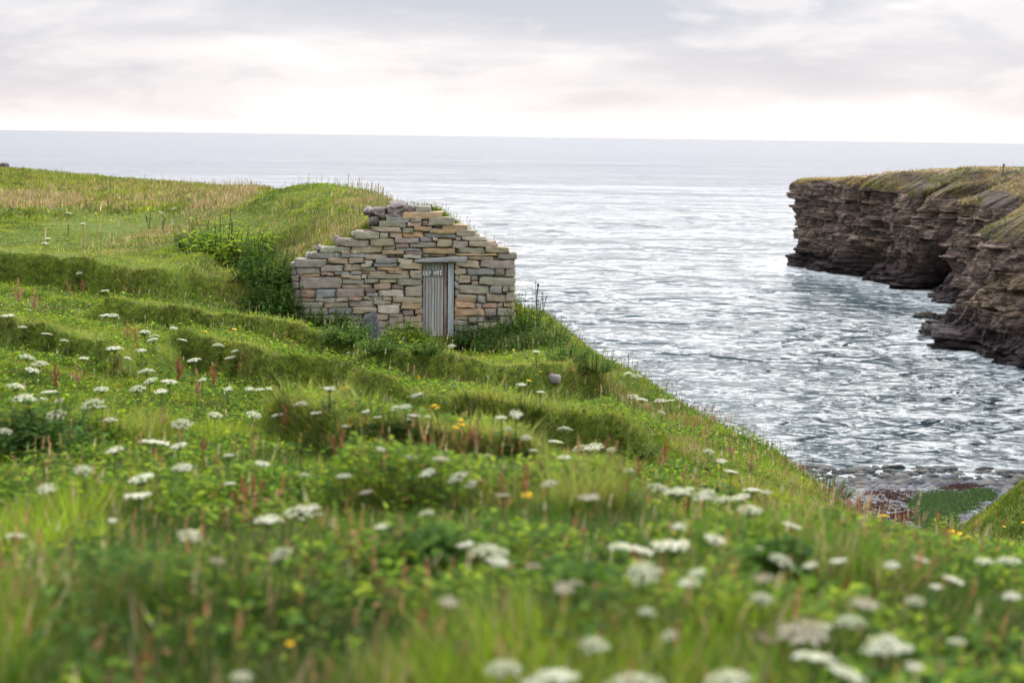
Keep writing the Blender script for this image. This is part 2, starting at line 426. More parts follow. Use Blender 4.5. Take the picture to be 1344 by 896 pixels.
ctr = np.stack([np.interp(U, [0, U[-1]], [150, 90]), np.interp(U, [0, uk[3], uk[9], U[-1]], [175, 150, 95, 50])], 1)
inl = np.stack([nrm[:, 0]*-1, nrm[:, 1]*-1], 1)
for k in range(1, ni):
    t = (k/(ni-1)); dist = 90*t**2.2
    tgt = ctr-top[:, :2]; L = np.linalg.norm(tgt, axis=1, keepdims=True); tgt /= L
    ww = sst(np.full(len(U), dist), 0, 6)[:, None]
    dr = tgt; wz_ = sst(np.full(len(U), dist), 0, 3.5)[:, None]; base2 = top[:, :2]*(1-wz_)+topS*wz_; P2 = base2+dr*np.minimum(dist, L*.98)
    s = np.clip(dist/back, 0, 1); s = s**.85
    z = (zr*(1-wz_[:, 0])+zrS*wz_[:, 0])*(1-s)+ztS*s + (1-np.exp(-dist/2))*.55*(fbm(P2[:, 0]*.35, P2[:, 1]*.35, 81, 4)-.5)*(1+1.2*(s < .95)) + .006*dist
    rows.append(np.c_[P2, z])
    g = fbm(P2[:, 0]*.25, P2[:, 1]*.25, 84, 3)[:, None]; g2 = fbm(P2[:, 0]*1.1, P2[:, 1]*1.1, 85, 4)[:, None]
    sl = ((s < .93)*1.0)[:, None]
    cs = np.array([.15, .12, .06])*(1-sst(g2, .4, .6)) + np.array([.085, .065, .055])*sst(g2, .4, .6)
    ct = np.array([.30, .235, .14])*(1-sst(g, .48, .66)) + np.array([.15, .15, .06])*sst(g, .5, .7)
    cols.append(cs*sl+ct*(1-sl))
VV = np.stack(rows, 0); nr, nc = VV.shape[:2]
m, nt = newmat('cliff_rock'); a = N(nt, 'ShaderNodeAttribute', attribute_name='col').outputs[0]; gp = geopos(nt)
n1 = noise(nt, mapping(nt, gp, (1, 1, 3.5)), 1.3, 8, .68); r1 = ramp(nt, [(.3, .5), (.5, 1.0), (.7, 1.6)]); link(nt, n1, r1.inputs[0])
c = mix(nt, 1.0, a, r1.outputs[0], 'MULTIPLY')
wv = noise(nt, mapping(nt, gp, (.12, .12, 6)), 1.0, 5, .6); r2 = ramp(nt, [(.40, .45), (.48, 1), (.6, 1.15)]); link(nt, wv, r2.inputs[0])
ra0 = N(nt, 'ShaderNodeAttribute', attribute_name='rock').outputs['Fac']; c = mix(nt, math_(nt, 'MULTIPLY', ra0, .8), c, r2.outputs[0], 'MULTIPLY')
vc = N(nt, 'ShaderNodeTexVoronoi', feature='DISTANCE_TO_EDGE', inp={'Scale': .55, 'Randomness': .9}); wob = mix(nt, .25, mapping(nt, gp, (1, 1, 2.2)), noise(nt, gp, .8, 3, out=1), 'LINEAR_LIGHT'); link(nt, wob, vc.inputs['Vector'])
rc = ramp(nt, [(.0, .22), (.035, .75), (.08, 1)]); link(nt, vc.outputs['Distance'], rc.inputs[0]); ra = N(nt, 'ShaderNodeAttribute', attribute_name='rock').outputs['Fac']; c = mix(nt, math_(nt, 'MULTIPLY', ra, .8), c, rc.outputs[0], 'MULTIPLY')
spk = ramp(nt, [(.64, 0), (.70, 1)]); link(nt, noise(nt, gp, 2.4, 6, .65), spk.inputs[0]); c = mix(nt, math_(nt, 'MULTIPLY', spk.outputs[0], .5), c, (.30, .27, .23))
principled(nt, c, .85, .25, math_(nt, 'ADD', math_(nt, 'ADD', n1, math_(nt, 'MULTIPLY', math_(nt, 'MULTIPLY', rc.outputs[0], ra), .5)), math_(nt, 'MULTIPLY', math_(nt, 'MULTIPLY', wv, ra0), 1.3)), 1.0, .4); M_CLIFF = m
cl = np_mesh('cliff', VV.reshape(-1, 3), grid_tris(nr, nc), [M_CLIFF], np.stack(cols, 0).reshape(-1, 3), smooth=False, attrs={'rock': (np.arange(nr) < nv)[:, None].repeat(nc, 1).ravel()*1.0})
tag(cl, 'dark layered sandstone sea cliff with ochre lichen and a dry grass top across the cove', 'cliff', kind='structure')

def clifftop(px, py):
    best = None
    Y = np.linspace(100, 190, 400)
    return at(px, py, 141)

# ------------------------------------------------------------------ sea
Yn = [38.0]
while Yn[-1] < 700: Yn.append(Yn[-1]+Yn[-1]**2/20000*.8)
Yn = np.r_[Yn, np.geomspace(Yn[-1]*1.02, 40000, 60)]
wd = np.clip(Yn*.52+12, 0, 1e9) + np.clip(Yn-500, 0, 1e9)*1.2
sx = np.linspace(-1, 1, 760)
SY = np.repeat(Yn[:, None], len(sx), 1); SX = sx[None, :]*wd[:, None]+ (SY*0)
dy = np.gradient(Yn)[:, None]; dx = (wd*2/len(sx))[:, None]
SZ = np.zeros(SX.shape); rs = RS(12)
damp = .25+.75*sst(SY, 56, 70)
for k in range(46):
    lam = 0.7*1.08**k*rs.uniform(.9, 1.1)
    th_ = math.radians(84)+rs.normal(0, .70)          # crests run roughly along the horizon
    kx, ky = math.cos(th_)*2*math.pi/lam, math.sin(th_)*2*math.pi/lam
    steep = .055 if lam < 6 else .035
    amp = steep*lam/(2*math.pi)*(.32 if lam < 1.8 else .22 if lam < 5 else .19)
    fade = np.clip((lam/np.maximum(dy*abs(math.sin(th_)), dx*abs(math.cos(th_)))-2.2)/2, 0, 1)
    env = .35+1.3*vnoise(SX/(lam*3)+k, SY/(lam*3)-k, 200+k)**1.3
    ph = kx*SX+ky*SY+rs.uniform(0, 6.28)+1.6*vnoise(SX/(lam*2.2), SY/(lam*2.2)+k*3, 300+k)
    c_ = np.cos(ph)
    SZ += amp*fade*env*(c_+.25*np.cos(2*ph))
SZ *= damp
SZ[-62:] *= np.linspace(1, 0, 62)[:, None]
dC = np.full(SX.shape, 99.0)
mk = (SY < 240) & (SX > 15)
xs_, ys_ = SX[mk], SY[mk]; dd = np.full(xs_.shape, 99.0)
for p in Q[::5]: dd = np.minimum(dd, np.hypot(xs_-p[0], ys_-p[1]))
dC[mk] = dd
foam = np.clip(1-dC/9, 0, 1)*.95
shore = np.exp(-((SY-59.0-1.2*(fbm(SX*.15, SX*0, 7, 2)-.5))/1.0)**2)*.38 + .30*np.exp(-((SY-62.8-1.6*(fbm(SX*.1, SX*0, 8, 2)-.5))/.7)**2)
foam = np.maximum(foam, shore*(SX > 5))
sea = np_mesh('sea', np.stack([SX, SY, SZ], -1).reshape(-1, 3), grid_tris(*SX.shape), [], attrs={'foam': foam.ravel()})
tag(sea, kind='structure')
m, nt = newmat('sea_water'); gp = geopos(nt)
w1 = noise(nt, mapping(nt, gp, (.36, .48, 1), (0, 0, .12)), 1.0, 5, .62, .7)
w2 = noise(nt, mapping(nt, gp, (1.4, 2.2, 1), (0, 0, -.2)), 1.0, 4, .6, .5)
w3 = noise(nt, mapping(nt, gp, (.055, .12, 1), (0, 0, .1)), 1.0, 4, .55, .4)
w4 = noise(nt, mapping(nt, gp, (5.0, 7.0, 1)), 1.0, 3, .6, .3)
hgt = math_(nt, 'ADD', math_(nt, 'ADD', math_(nt, 'MULTIPLY', w1, .12), math_(nt, 'MULTIPLY', w2, .055)), math_(nt, 'ADD', math_(nt, 'MULTIPLY', w3, .55), math_(nt, 'MULTIPLY', w4, .007)))
fo = N(nt, 'ShaderNodeAttribute', attribute_name='foam').outputs['Fac']
fn = noise(nt, mapping(nt, gp, (1, 1.6, 1)), .9, 8, .7, .8)
fr = ramp(nt, [(.44, 0), (.60, 1)]); link(nt, math_(nt, 'ADD', fn, math_(nt, 'MULTIPLY', math_(nt, 'SUBTRACT', fo, .55), .22)), fr.inputs[0])
ff = math_(nt, 'MULTIPLY', fr.outputs[0], math_(nt, 'GREATER_THAN', fo, .03)); ff = math_(nt, 'MULTIPLY', ff, math_(nt, 'POWER', fo, .5))
c = mix(nt, ff, (.018, .05, .062), (.55, .60, .64))
sp_ = N(nt, 'ShaderNodeSeparateXYZ'); link(nt, gp, sp_.inputs[0])
fr_ = N(nt, 'ShaderNodeMapRange', inp={1: 100, 2: 1500, 3: .12, 4: .16}); link(nt, sp_.outputs[1], fr_.inputs[0])
ro = math_(nt, 'ADD', math_(nt, 'MULTIPLY', ff, .5), fr_.outputs[0])
w5 = noise(nt, mapping(nt, gp, (.018, .045, 1), (0, 0, .06)), 1.0, 5, .6, .4)
hgt = math_(nt, 'ADD', hgt, math_(nt, 'ADD', math_(nt, 'MULTIPLY', w5, 2.4), math_(nt, 'MULTIPLY', noise(nt, mapping(nt, gp, (.004, .011, 1), (0, 0, .04)), 1.0, 5, .65, .3), 13.0)))
p = principled(nt, c, ro, .5, hgt, 1.0, 1.0, IOR=1.333)
# far out, grey diffuse mixed in stands in for weaker reflection off steep wavelets
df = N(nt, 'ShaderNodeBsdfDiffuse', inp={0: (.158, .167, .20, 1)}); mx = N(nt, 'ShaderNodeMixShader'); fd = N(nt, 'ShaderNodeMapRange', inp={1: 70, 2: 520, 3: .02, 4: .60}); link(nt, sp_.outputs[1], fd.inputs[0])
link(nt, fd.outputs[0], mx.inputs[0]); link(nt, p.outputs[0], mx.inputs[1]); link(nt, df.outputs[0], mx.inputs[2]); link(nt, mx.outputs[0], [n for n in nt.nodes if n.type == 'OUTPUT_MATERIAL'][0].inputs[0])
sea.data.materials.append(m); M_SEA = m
# ------------------------------------------------------------------ the stone hut
YW = 28.0
hut = empty('stone_hut', tuple(at(560, 440, YW)))
tag(hut, 'small dry stone hut with a gabled front built into the grassy bank above the sea', 'stone hut')
HL = Vector(hut.location)
def wz(zx, zy): return at(360+zx/3.7333, 230+zy/3.7333, YW)      # survey sheet of the front wall -> metres
PAL = {'g': (.27,.255,.195), 'b': (.215,.215,.225), 'o': (.40,.265,.15), 'p': (.34,.22,.17), 'r': (.19,.125,.115), 't': (.33,.265,.185), 'w': (.45,.41,.34), 'm': (.26,.225,.20)}
ST = '''690 152 765 182 g,630 180 820 214 o,547 205 665 232 b,755 207 880 247 g,668 215 722 228 m,512 225 645 255 g,655 230 722 250 t,726 222 752 247 r,820 243 945 268 o,
480 255 622 277 t,628 258 680 280 g,683 250 770 272 o,762 265 895 284 o,395 275 515 312 g,520 282 560 310 g,562 280 624 306 t,628 275 730 305 o,738 284 890 305 b,893 270 985 300 g,375 278 394 300 w,
300 315 462 350 m,468 310 588 347 t,592 307 708 330 m,712 303 770 326 b,774 306 800 322 w,795 315 870 350 t,872 323 950 358 m,918 298 1040 320 w,955 322 1085 350 t,
222 352 370 378 g,378 348 528 382 t,533 345 590 365 m,594 335 660 356 r,663 330 790 354 m,600 358 720 370 b,1035 350 1150 378 t,905 357 1030 382 g,890 300 916 318 m,
165 380 325 407 b,330 374 372 386 p,328 388 490 404 b,530 370 638 388 o,640 370 725 388 r,727 358 885 384 o,888 384 1090 392 o,635 390 720 406 w,442 392 550 415 t,1095 382 1188 412 m,950 394 1075 415 t,
98 412 253 452 m,265 407 362 435 t,365 405 438 430 t,340 436 430 467 t,228 443 335 472 m,440 418 480 431 w,425 433 475 450 g,495 407 600 430 b,488 433 600 448 b,605 410 680 428 w,612 431 722 462 t,890 420 1005 452 t,1012 417 1175 455 m,
108 454 222 483 m,430 452 497 470 g,503 450 627 466 o,665 466 720 505 g,560 468 658 483 o,470 472 550 485 p,888 456 940 487 g,948 458 1080 487 b,1083 457 1130 493 r,1132 460 1180 495 m,
115 484 225 497 o,227 477 290 490 p,295 474 370 488 b,374 470 428 485 b,330 489 425 508 t,428 487 452 506 w,455 508 510 527 m,455 487 660 506 g,
122 499 330 556 m,335 511 440 533 m,512 510 597 528 t,603 508 718 540 g,905 490 962 527 t,966 494 1000 517 m,1003 502 1180 540 g,966 519 1001 542 p,442 508 453 530 g,
332 536 478 553 t,488 532 570 560 p,573 542 632 560 r,640 542 722 597 g,905 543 1052 582 g,1055 543 1115 580 b,1118 543 1145 570 t,1147 543 1180 572 g,
122 560 200 602 p,202 560 298 600 b,303 556 440 598 m,445 556 498 575 r,450 577 508 592 b,510 562 632 595 w,895 585 995 622 t,997 590 1035 625 b,1038 584 1132 620 t,1135 575 1175 622 m,
135 605 200 620 t,202 603 300 620 m,303 601 362 618 g,365 599 430 612 p,433 594 528 612 g,530 597 573 614 t,578 598 722 625 t,488 613 570 632 g,622 628 720 655 o,890 624 983 650 o,985 627 1015 650 m,1018 628 1092 650 p,1095 627 1122 648 t,1125 627 1173 645 o,
573 628 618 640 m,505 634 612 678 w,630 658 685 690 r,688 658 725 685 p,885 653 1030 688 o,1033 653 1090 690 m,1093 652 1170 690 m,560 680 628 694 t,635 692 722 720 t,885 691 950 708 t,880 711 945 735 m,660 722 725 745 t,950 691 1030 720 m,
125 622 240 650 g,243 622 360 648 t,363 616 485 645 m,130 653 260 685 m,263 650 380 682 b,383 648 500 676 t,140 688 300 720 g,303 684 430 715 m,433 680 555 712 t,560 697 632 722 m,560 726 657 752 g,
700 748 722 790 m,600 756 697 790 t,885 738 1000 765 g,1003 723 1100 750 t,1103 694 1172 730 m,885 768 1060 800 m,1063 752 1170 790 g,610 793 722 830 g,885 803 1170 835 t,300 718 555 750 m,330 753 598 790 g,
76 428 97 455 m,84 458 107 486 b,84 490 118 520 m,92 524 120 556 m,98 560 120 600 b,100 604 132 640 m'''
wall = Bag(); rs = RS(7)
for s_ in ST.replace('\n', '').split(','):
    q = s_.split(); x0, y0, x1, y1 = map(float, q[:4]); g = .6
    a = wz(x0+g, y1-g*.7); b = wz(x1-g, y0+g*.7)
    cx, cz = (a[0]+b[0])/2, (a[2]+b[2])/2; hx, hz = abs(b[0]-a[0])/2, abs(b[2]-a[2])/2
    dep = rs.uniform(.12, .2); pr = rs.uniform(-.035, .03)
    V, T = stone((cx, YW+dep+pr, cz), (hx*1.0, dep, hz*.99), rs, min(hx, hz)*rs.uniform(.10, .24), .016, CS4, tilt=rs.normal(0, .012))
    c = np.array(PAL[q[4]])*rs.uniform(.82, 1.15)*rs.uniform(.96, 1.04, 3); c = (c*.88+np.array((.275, .24, .195))*.12)*.98
    wall.add(V, T, c)
# mossy cap stones at the shoulder
for (x0, y0, x1, y1) in [(545,150,685,185),(470,165,548,205),(500,186,625,206),(455,205,510,250),(440,160,475,190),(560,138,640,152),(640,150,690,176),(205,350,235,372),(150,392,170,412),(290,300,310,322)]:
    a = wz(x0, y1); b = wz(x1, y0); dep = .25
    V, T = stone(((a[0]+b[0])/2, YW+dep+.05, (a[2]+b[2])/2), (abs(b[0]-a[0])/2, dep, abs(b[2]-a[2])/2), rs, .08, .05, CS4)
    wall.add(V, T, np.array((.16, .135, .135))*rs.uniform(.8, 1.2))
# second skin of small stones behind, seen in the joints
PROF = [(60,470),(75,425),(165,384),(222,356),(300,320),(375,280),(480,255),(512,228),(547,200),(630,172),(690,156),(820,190),(885,235),(945,262),(1040,300),(1150,355),(1182,385),(1182,840)]
pX = [wz(a, 0)[0] for a, b in PROF]; pZ = [wz(a, b)[2] for a, b in PROF]
y = 160
while y < 830:
    h = rs.uniform(12, 26); x = 78
    while x < 1175:
        wdt = rs.uniform(25, 90); x1 = min(x+wdt, 1178)
        xm = (x+x1)/2; top = np.interp(wz(xm, 0)[0], pX, pZ); c = wz(xm, y+h/2)
        lo_ = np.interp(x, [60, 300], [0, 1])
        if not (715 < x1 and x < 890 and y > 405) and wz(x, y)[2] < np.interp(wz(x, 0)[0], pX, pZ)-.01 and wz(x1, y)[2] < np.interp(wz(x1, 0)[0], pX, pZ)-.01 and x1-x > 8:
            V, T = stone((c[0], YW+.22, c[2]), ((x1-x)/2/3.7333/66.7*.97, .15, h/2/3.7333/66.7*.95), rs, .02, .012, CS3)
            wall.add(V, T, np.array(PAL[rs.choice(list('gbotpm'))])*rs.uniform(.4, .7))
        x = x1
    y += h
# jambs inside the doorway and the return wall on the seaward side
for sx_, (xa, y0) in ((1, (884, 408)), (-1, (722, 438))):
    y = y0
    while y < 815:
        h = rs.uniform(22, 44); c = wz(xa, y+h/2)
        V, T = stone((c[0]+sx_*.05, YW+.27, c[2]), (.05, .24, h/2/3.7333/66.7*.96), rs, .025, .012, CS3)
        wall.add(V, T, np.array(PAL[rs.choice(list('gbotm'))])*rs.uniform(.7, 1)); y += h
z = 9.3; X1 = wz(1180, 0)[0]
while z < 11.75:
    h = rs.uniform(.08, .17); yy = YW+.32
    while yy < YW+4.5:
        L = rs.uniform(.25, .7)
        if z+h > 11.66-.16*(yy-YW): break
        V, T = stone((X1-.19, yy+L/2, z+h/2), (.17+rs.uniform(-.02, .02), L/2*.98, h/2*.97), rs, .03, .015, CS3)
        wall.add(V, T, np.array(PAL[rs.choice(list('gbotmmg'))])*rs.uniform(.8, 1.1)); yy += L
    z += h
wo = wall.build('wall', [M_STONE], hut, smooth=True)
# dark earth core behind the stones, following the gable
cb = Bag(); zb = 9.2
xs = np.linspace(pX[0]+.05, X1-.06, 60)
d0, d1 = wz(722, 0)[0], wz(884, 0)[0]; dz = wz(0, 430)[2]
for xa, xb in zip(xs[:-1], xs[1:]):
    zt_ = min(np.interp(xa, pX, pZ), np.interp(xb, pX, pZ))-.10
    z0_ = dz if (xb > d0-.02 and xa < d1+.02) else zb
    if zt_ <= z0_: continue
    V = np.array([(x, yv, zv) for x in (xa, xb+.002) for yv in (YW+.26, YW+.5) for zv in (z0_, zt_)])
    cb.add(V, np.array([(0,1,3,2),(4,6,7,5),(0,4,5,1),(2,3,7,6),(1,5,7,3),(0,2,6,4)]), (.05, .04, .03))
m, nt = newmat('earth_fill'); principled(nt, (.035, .028, .022), .95, .1, noise(nt, geopos(nt), 20, 4), .5, .03)
cb.build('earth_core', [m], hut, smooth=False)

a = wz(686, 433); b = wz(948, 397)
lb = Bag(); V, T = stone((0, 0, 0), ((b[0]-a[0])/2, .24, .052), rs, .035, .014, cube_sphere(9))
u = V[:, 0]/((b[0]-a[0])/2); V[:, 2] *= 1+.25*u
an = .040; V = V@np.array([[math.cos(an), 0, math.sin(an)], [0, 1, 0], [-math.sin(an), 0, math.cos(an)]]) + np.array([(a[0]+b[0])/2, YW+.205, (a[2]+b[2])/2])
lb.add(V, T, (.23, .24, .25)); lb.build('lintel', [M_STONE], hut)

# door: weathered boards, a signboard, a pale painted post
def box(bag, x0, x1, y0, y1, z0, z1, col, mi=0, jit=0):
    V = np.array([(x, y, z) for x in (x0, x1) for y in (y0, y1) for z in (z0, z1)], float)
    if jit: V[:, 2] += rs.uniform(-jit, jit)
    bag.add(V, np.array([(0,1,3,2),(4,6,7,5),(0,4,5,1),(2,3,7,6),(1,5,7,3),(0,2,6,4)]), col, mi)
m, nt = newmat('weathered_wood'); a_ = N(nt, 'ShaderNodeAttribute', attribute_name='col').outputs[0]; gp = geopos(nt)
n1 = noise(nt, mapping(nt, gp, (40, 40, 1.6)), 1, 6, .65, .3); r1 = ramp(nt, [(.3, .55), (.5, 1), (.7, 1.35)]); link(nt, n1, r1.inputs[0])
c = mix(nt, 1.0, a_, r1.outputs[0], 'MULTIPLY')
n2 = noise(nt, mapping(nt, gp, (9, 9, 2.2)), 1, 5, .6); r2 = ramp(nt, [(.46, 0), (.62, 1)]); link(nt, n2, r2.inputs[0])
c = mix(nt, math_(nt, 'MULTIPLY', r2.outputs[0], .55), c, (.33, .30, .26))
n3 = noise(nt, mapping(nt, gp, (7, 7, 1.0)), 1.3, 4, .6); r3 = ramp(nt, [(.58, 0), (.68, 1)]); link(nt, n3, r3.inputs[0])
c = mix(nt, math_(nt, 'MULTIPLY', r3.outputs[0], .5), c, (.13, .10, .085))
principled(nt, c, .8, .25, n1, .6, .006); M_WOOD = m
YD = YW+.20
kD = YD/YW
def dz_(zx, zy, Y=YD): return at(360+zx/3.7333, 230+zy/3.7333, Y)
door = Bag(); ed = [727, 741, 756, 769, 784, 798, 812, 829]
for i, (xa, xb) in enumerate(zip(ed[:-1], ed[1:])):
    A = dz_(xa, 875); B = dz_(xb, 432)
    colr = [(.33,.335,.35), (.37,.38,.40), (.32,.325,.33), (.38,.385,.37), (.34,.34,.32), (.35,.36,.37), (.33,.325,.31)][i]
    box(door, A[0]+.001, B[0]-.001, YD+rs.uniform(-.006, .006), YD+.03, A[2], B[2], colr)
A = dz_(727, 845); B = dz_(829, 432); box(door, A[0], B[0], YD+.031, YD+.05, A[2], B[2], (.16, .16, .16))
for zz in (470, 660): 
    A = dz_(729, zz+14); B = dz_(827, zz); box(door, A[0], B[0], YD+.052, YD+.075, A[2], B[2], (.2, .2, .2))
dobj = door.build('door', [M_WOOD], hut, smooth=False)
sgn = Bag(); A = dz_(722, 495, YD-.02); B = dz_(829, 464, YD-.02)
box(sgn, A[0], B[0], YD-.022, YD-.008, A[2], B[2], (.125, .135, .155))
STK = {'K': [[(0,0),(0,1)],[(.6,1),(0,.45)],[(.2,.6),(.62,0)]], 'E': [[(.6,1),(0,1),(0,0),(.6,0)],[(0,.52),(.5,.52)]], 'P': [[(0,0),(0,1),(.5,1),(.62,.78),(.5,.5),(0,.48)]],
       'O': [[(.3,1),(.04,.8),(0,.3),(.28,0),(.58,.2),(.64,.72),(.3,1)]], 'U': [[(0,1),(.02,.2),(.3,0),(.58,.2),(.62,1)]], 'T': [[(0,1),(.7,1)],[(.35,1),(.35,0)]]}
def stroke(bag, pts, w, y, col, mi):
    for (x0, z0), (x1, z1) in zip(pts[:-1], pts[1:]):
        dx, dz = x1-x0, z1-z0; L = math.hypot(dx, dz); ux, uz = dx/L, dz/L; x0 -= ux*w*.35; z0 -= uz*w*.35; x1 += ux*w*.35; z1 += uz*w*.35
        nx, nz = -uz*w/2, ux*w/2
        P = [(x0+nx, z0+nz), (x0-nx, z0-nz), (x1-nx, z1-nz), (x1+nx, z1+nz)]
        V = [(a, y, b) for a, b in P]+[(a, y+.004, b) for a, b in P]
        bag.add(np.array(V), np.array([(0,1,2,3),(7,6,5,4),(0,4,5,1),(1,5,6,2),(2,6,7,3),(3,7,4,0)]), col, mi)
px_ = 717.0; hl = 19.5
for ch, adv in zip('KEEP OUT', [13.5, 14, 14, 14, 9, 15, 15, 12]):
    if ch != ' ':
        yb = 489.5-(px_-722)*.02
        for i, pl in enumerate(STK[ch]):
            pts = [dz_(px_+u*hl*.62, yb-v*hl, YD-.026) for u, v in pl]
            stroke(sgn, [(p[0], p[2]) for p in pts], (.0155), YD-.0265-.0006*i, (1, 1, 1), 1)
    px_ += adv
m, nt = newmat('white_paint'); n1 = noise(nt, geopos(nt), 60, 3); r1 = ramp(nt, [(.3, (.7, .7, .7)), (.5, (.9, .9, .9))]); link(nt, n1, r1.inputs[0]); principled(nt, r1.outputs[0], .7, .3)
so_ = sgn.build('sign', [M_WOOD, m], dobj, smooth=False); so_['label'] = 'dark board on the door hand painted KEEP OUT in white'
fr = Bag()
A = dz_(830, 875); B = dz_(846, 430); box(fr, A[0]+.002, B[0], YD-.012, YD+.06, A[2], B[2], (.19, .12, .10))
fr.build('door_frame', [M_WOOD], hut, smooth=False)
fr = Bag(); A = dz_(848, 875, YD-.05); B = dz_(881, 430, YD-.05); box(fr, A[0]+.002, B[0], YD-.05, YD+.06, A[2], B[2], (.37, .42, .46)); 
fp = fr.build('door_post', [M_WOOD], hut, smooth=False)
for o in (wo, dobj, fp): pass
hutparts = [o for o in C.objects if o.parent == hut]
for o in hutparts: o.location = -HL        # vertices are in site coordinates
CS9 = cube_sphere(9)
# stones lying about
def lone_stone(px, py, hs, col, label, name='boulder', cat='stone', h=0.0, rz=0, tilt=0, mat=None, pos=None, zc=None, ball=False):
    p = pos if pos else hit(px, py, h)
    x, y = p; z = float(H(np.array([x]), np.array([y]))[0])
    r_ = RS(int(px*7+py)); V, T = stone((0, 0, hs[2]*.6), hs, r_, min(hs)*.7, min(hs)*.12, CS4, rz, tilt)
    if ball:
        V = CS9[0]/np.linalg.norm(CS9[0], axis=1, keepdims=True); q = px*.37
        V = V*(.82+.36*fbm(V[:, 0]*1.3+q, V[:, 1]*1.3+V[:, 2]*1.7, 5, 3))[:, None]*np.array(hs); ct, s_ = math.cos(rz), math.sin(rz)
        V = np.stack([V[:, 0]*ct-V[:, 1]*s_, V[:, 0]*s_+V[:, 1]*ct, V[:, 2]+hs[2]*.2], 1); T = CS9[1]
    if zc is not None: z = zc
    bg_ = Bag(); bg_.add(V, T, col); o = bg_.build(name, [mat or M_STONE]); o.location = (x, y, z)
    tag(o, label, cat); return o
lone_stone(488, 430, (.13, .05, .25), (.045, .05, .075), 'dark blue grey slate slab propped upright in the weeds left of the hut door', 'slate_slab', 'slate', rz=.3, tilt=.25, pos=tuple(at(489, 428, 26.5)[:2]), zc=at(489, 428, 26.5)[2]-.15)
lone_stone(606, 460, (.14, .10, .04), (.17, .155, .15), 'flat grey stone in the grass just right of the door foot', 'flat_stone')
lone_stone(727, 503, (.10, .08, .07), (.20, .185, .19), 'pale stone poking out of the right end of the long grass bank', 'pale_stone', h=.1)
# ------------------------------------------------------------------ vegetation
H_ = H
def in_wedge(X, Y, mx=1.6): return np.abs(X) < Y*.40+mx
HUTBOX = lambda X, Y: (X > -4.55) & (X < .22) & (Y > 27.75) & (Y < 28.55)
def slope(X, Y, e=.12):
    zx = (HG(X+e, Y)-HG(X-e, Y))/(2*e); zy = (HG(X, Y+e)-HG(X, Y-e))/(2*e); return zx, zy
def scatter(n, y0, y1, seed, mx=1.6, pw=1.0):
    r = RS(seed); u = r.rand(n); Y = (y0**pw+(y1**pw-y0**pw)*u)**(1/pw); X = (r.rand(n)*2-1)*(Y*.42+mx); return X, Y, r
def blades(X, Y, Z, L, Wd, az, lean, dirx, diry, droop, col, seg=2, r=None):
    """bent tapering strips; seg 2 or 3"""
    n = len(X); h = np.stack([np.cos(az), np.sin(az)], 1)                # blade lean direction
    side = np.stack([-h[:, 1], h[:, 0]], 1)
    ts = np.linspace(0, 1, seg+1)
    pts = []
    for t in ts:
        hor = L*(lean*t+droop*t*t); ver = L*t*np.sqrt(np.clip(1-(lean*.8+droop*t*.7)**2, .05, 1))
        pts.append(np.stack([X+h[:, 0]*hor+dirx*L*t*t, Y+h[:, 1]*hor+diry*L*t*t, Z+ver], 1))
    V = []
    for k in range(seg):
        wv = Wd*(1-.25*ts[k]) if k else Wd*.8
        o = np.c_[side*(wv/2)[:, None], np.zeros(n)]
        V += [pts[k]-o, pts[k]+o]
    V.append(pts[seg]); nv = 2*seg+1
    VV = np.stack(V, 1); T = []
    for k in range(seg-1): a = 2*k; T += [(a, a+1, a+3), (a, a+3, a+2)]
    a = 2*(seg-1); T.append((a, a+1, a+2))
    T = np.array(T)[None]+(np.arange(n)*nv)[:, None, None]
    cc = np.repeat(col[:, None, :], nv, 1)
    return VV.reshape(-1, 3), T.reshape(-1, 3), cc.reshape(-1, 3)
def zones(X, Y, Z):
    """sward character: 0..1 maps of dry, dark, lush and cropped ground"""
    px, py = project(X, Y, Z)
    def el(cx, cy, rx, ry, a=0):
        a = math.radians(a); dx = px-cx; dy = py-cy; u = dx*math.cos(a)+dy*math.sin(a); v = -dx*math.sin(a)+dy*math.cos(a)
        return 1-sst((u/rx)**2+(v/ry)**2, .55, 1.3)
    nz = fbm(X*.45, Y*.45, 301, 4); nz2 = fbm(X*1.4, Y*1.4, 302, 3)
    dry = np.maximum.reduce([el(45, 264, 75, 13), el(215, 262, 150, 9, -6)*.55, el(205, 312, 110, 13, -14)*.8, el(290, 268, 60, 14, -20), el(150, 245, 120, 6)*.4,
        el(410, 312, 60, 18, -25)*.95, el(450, 300, 34, 22), el(480, 268, 30, 12), el(300, 380, 70, 26, 25)*.45, el(520, 503, 110, 16)*.45, el(880, 570, 160, 14, 38)*.55, el(1010, 640, 130, 14, 38)*.35, el(330, 290, 80, 20)*.3, el(480,265,50,14)*.7, el(430,285,90,38)*.32, el(330,385,60,25)*.4])
    crop = np.maximum.reduce([el(230, 295, 190, 16), el(60, 320, 180, 20)*.6]) * (1-dry)
    return px, py, dry, crop, nz, nz2
G_ = dict(bright=np.array([.25, .32, .018]), mid=np.array([.13, .215, .011]), dark=np.array([.032, .078, .007]), blue=np.array([.06, .14, .025]), straw=np.array([.40, .32, .19]), pink=np.array([.36, .25, .19]), brown=np.array([.15, .095, .045]))
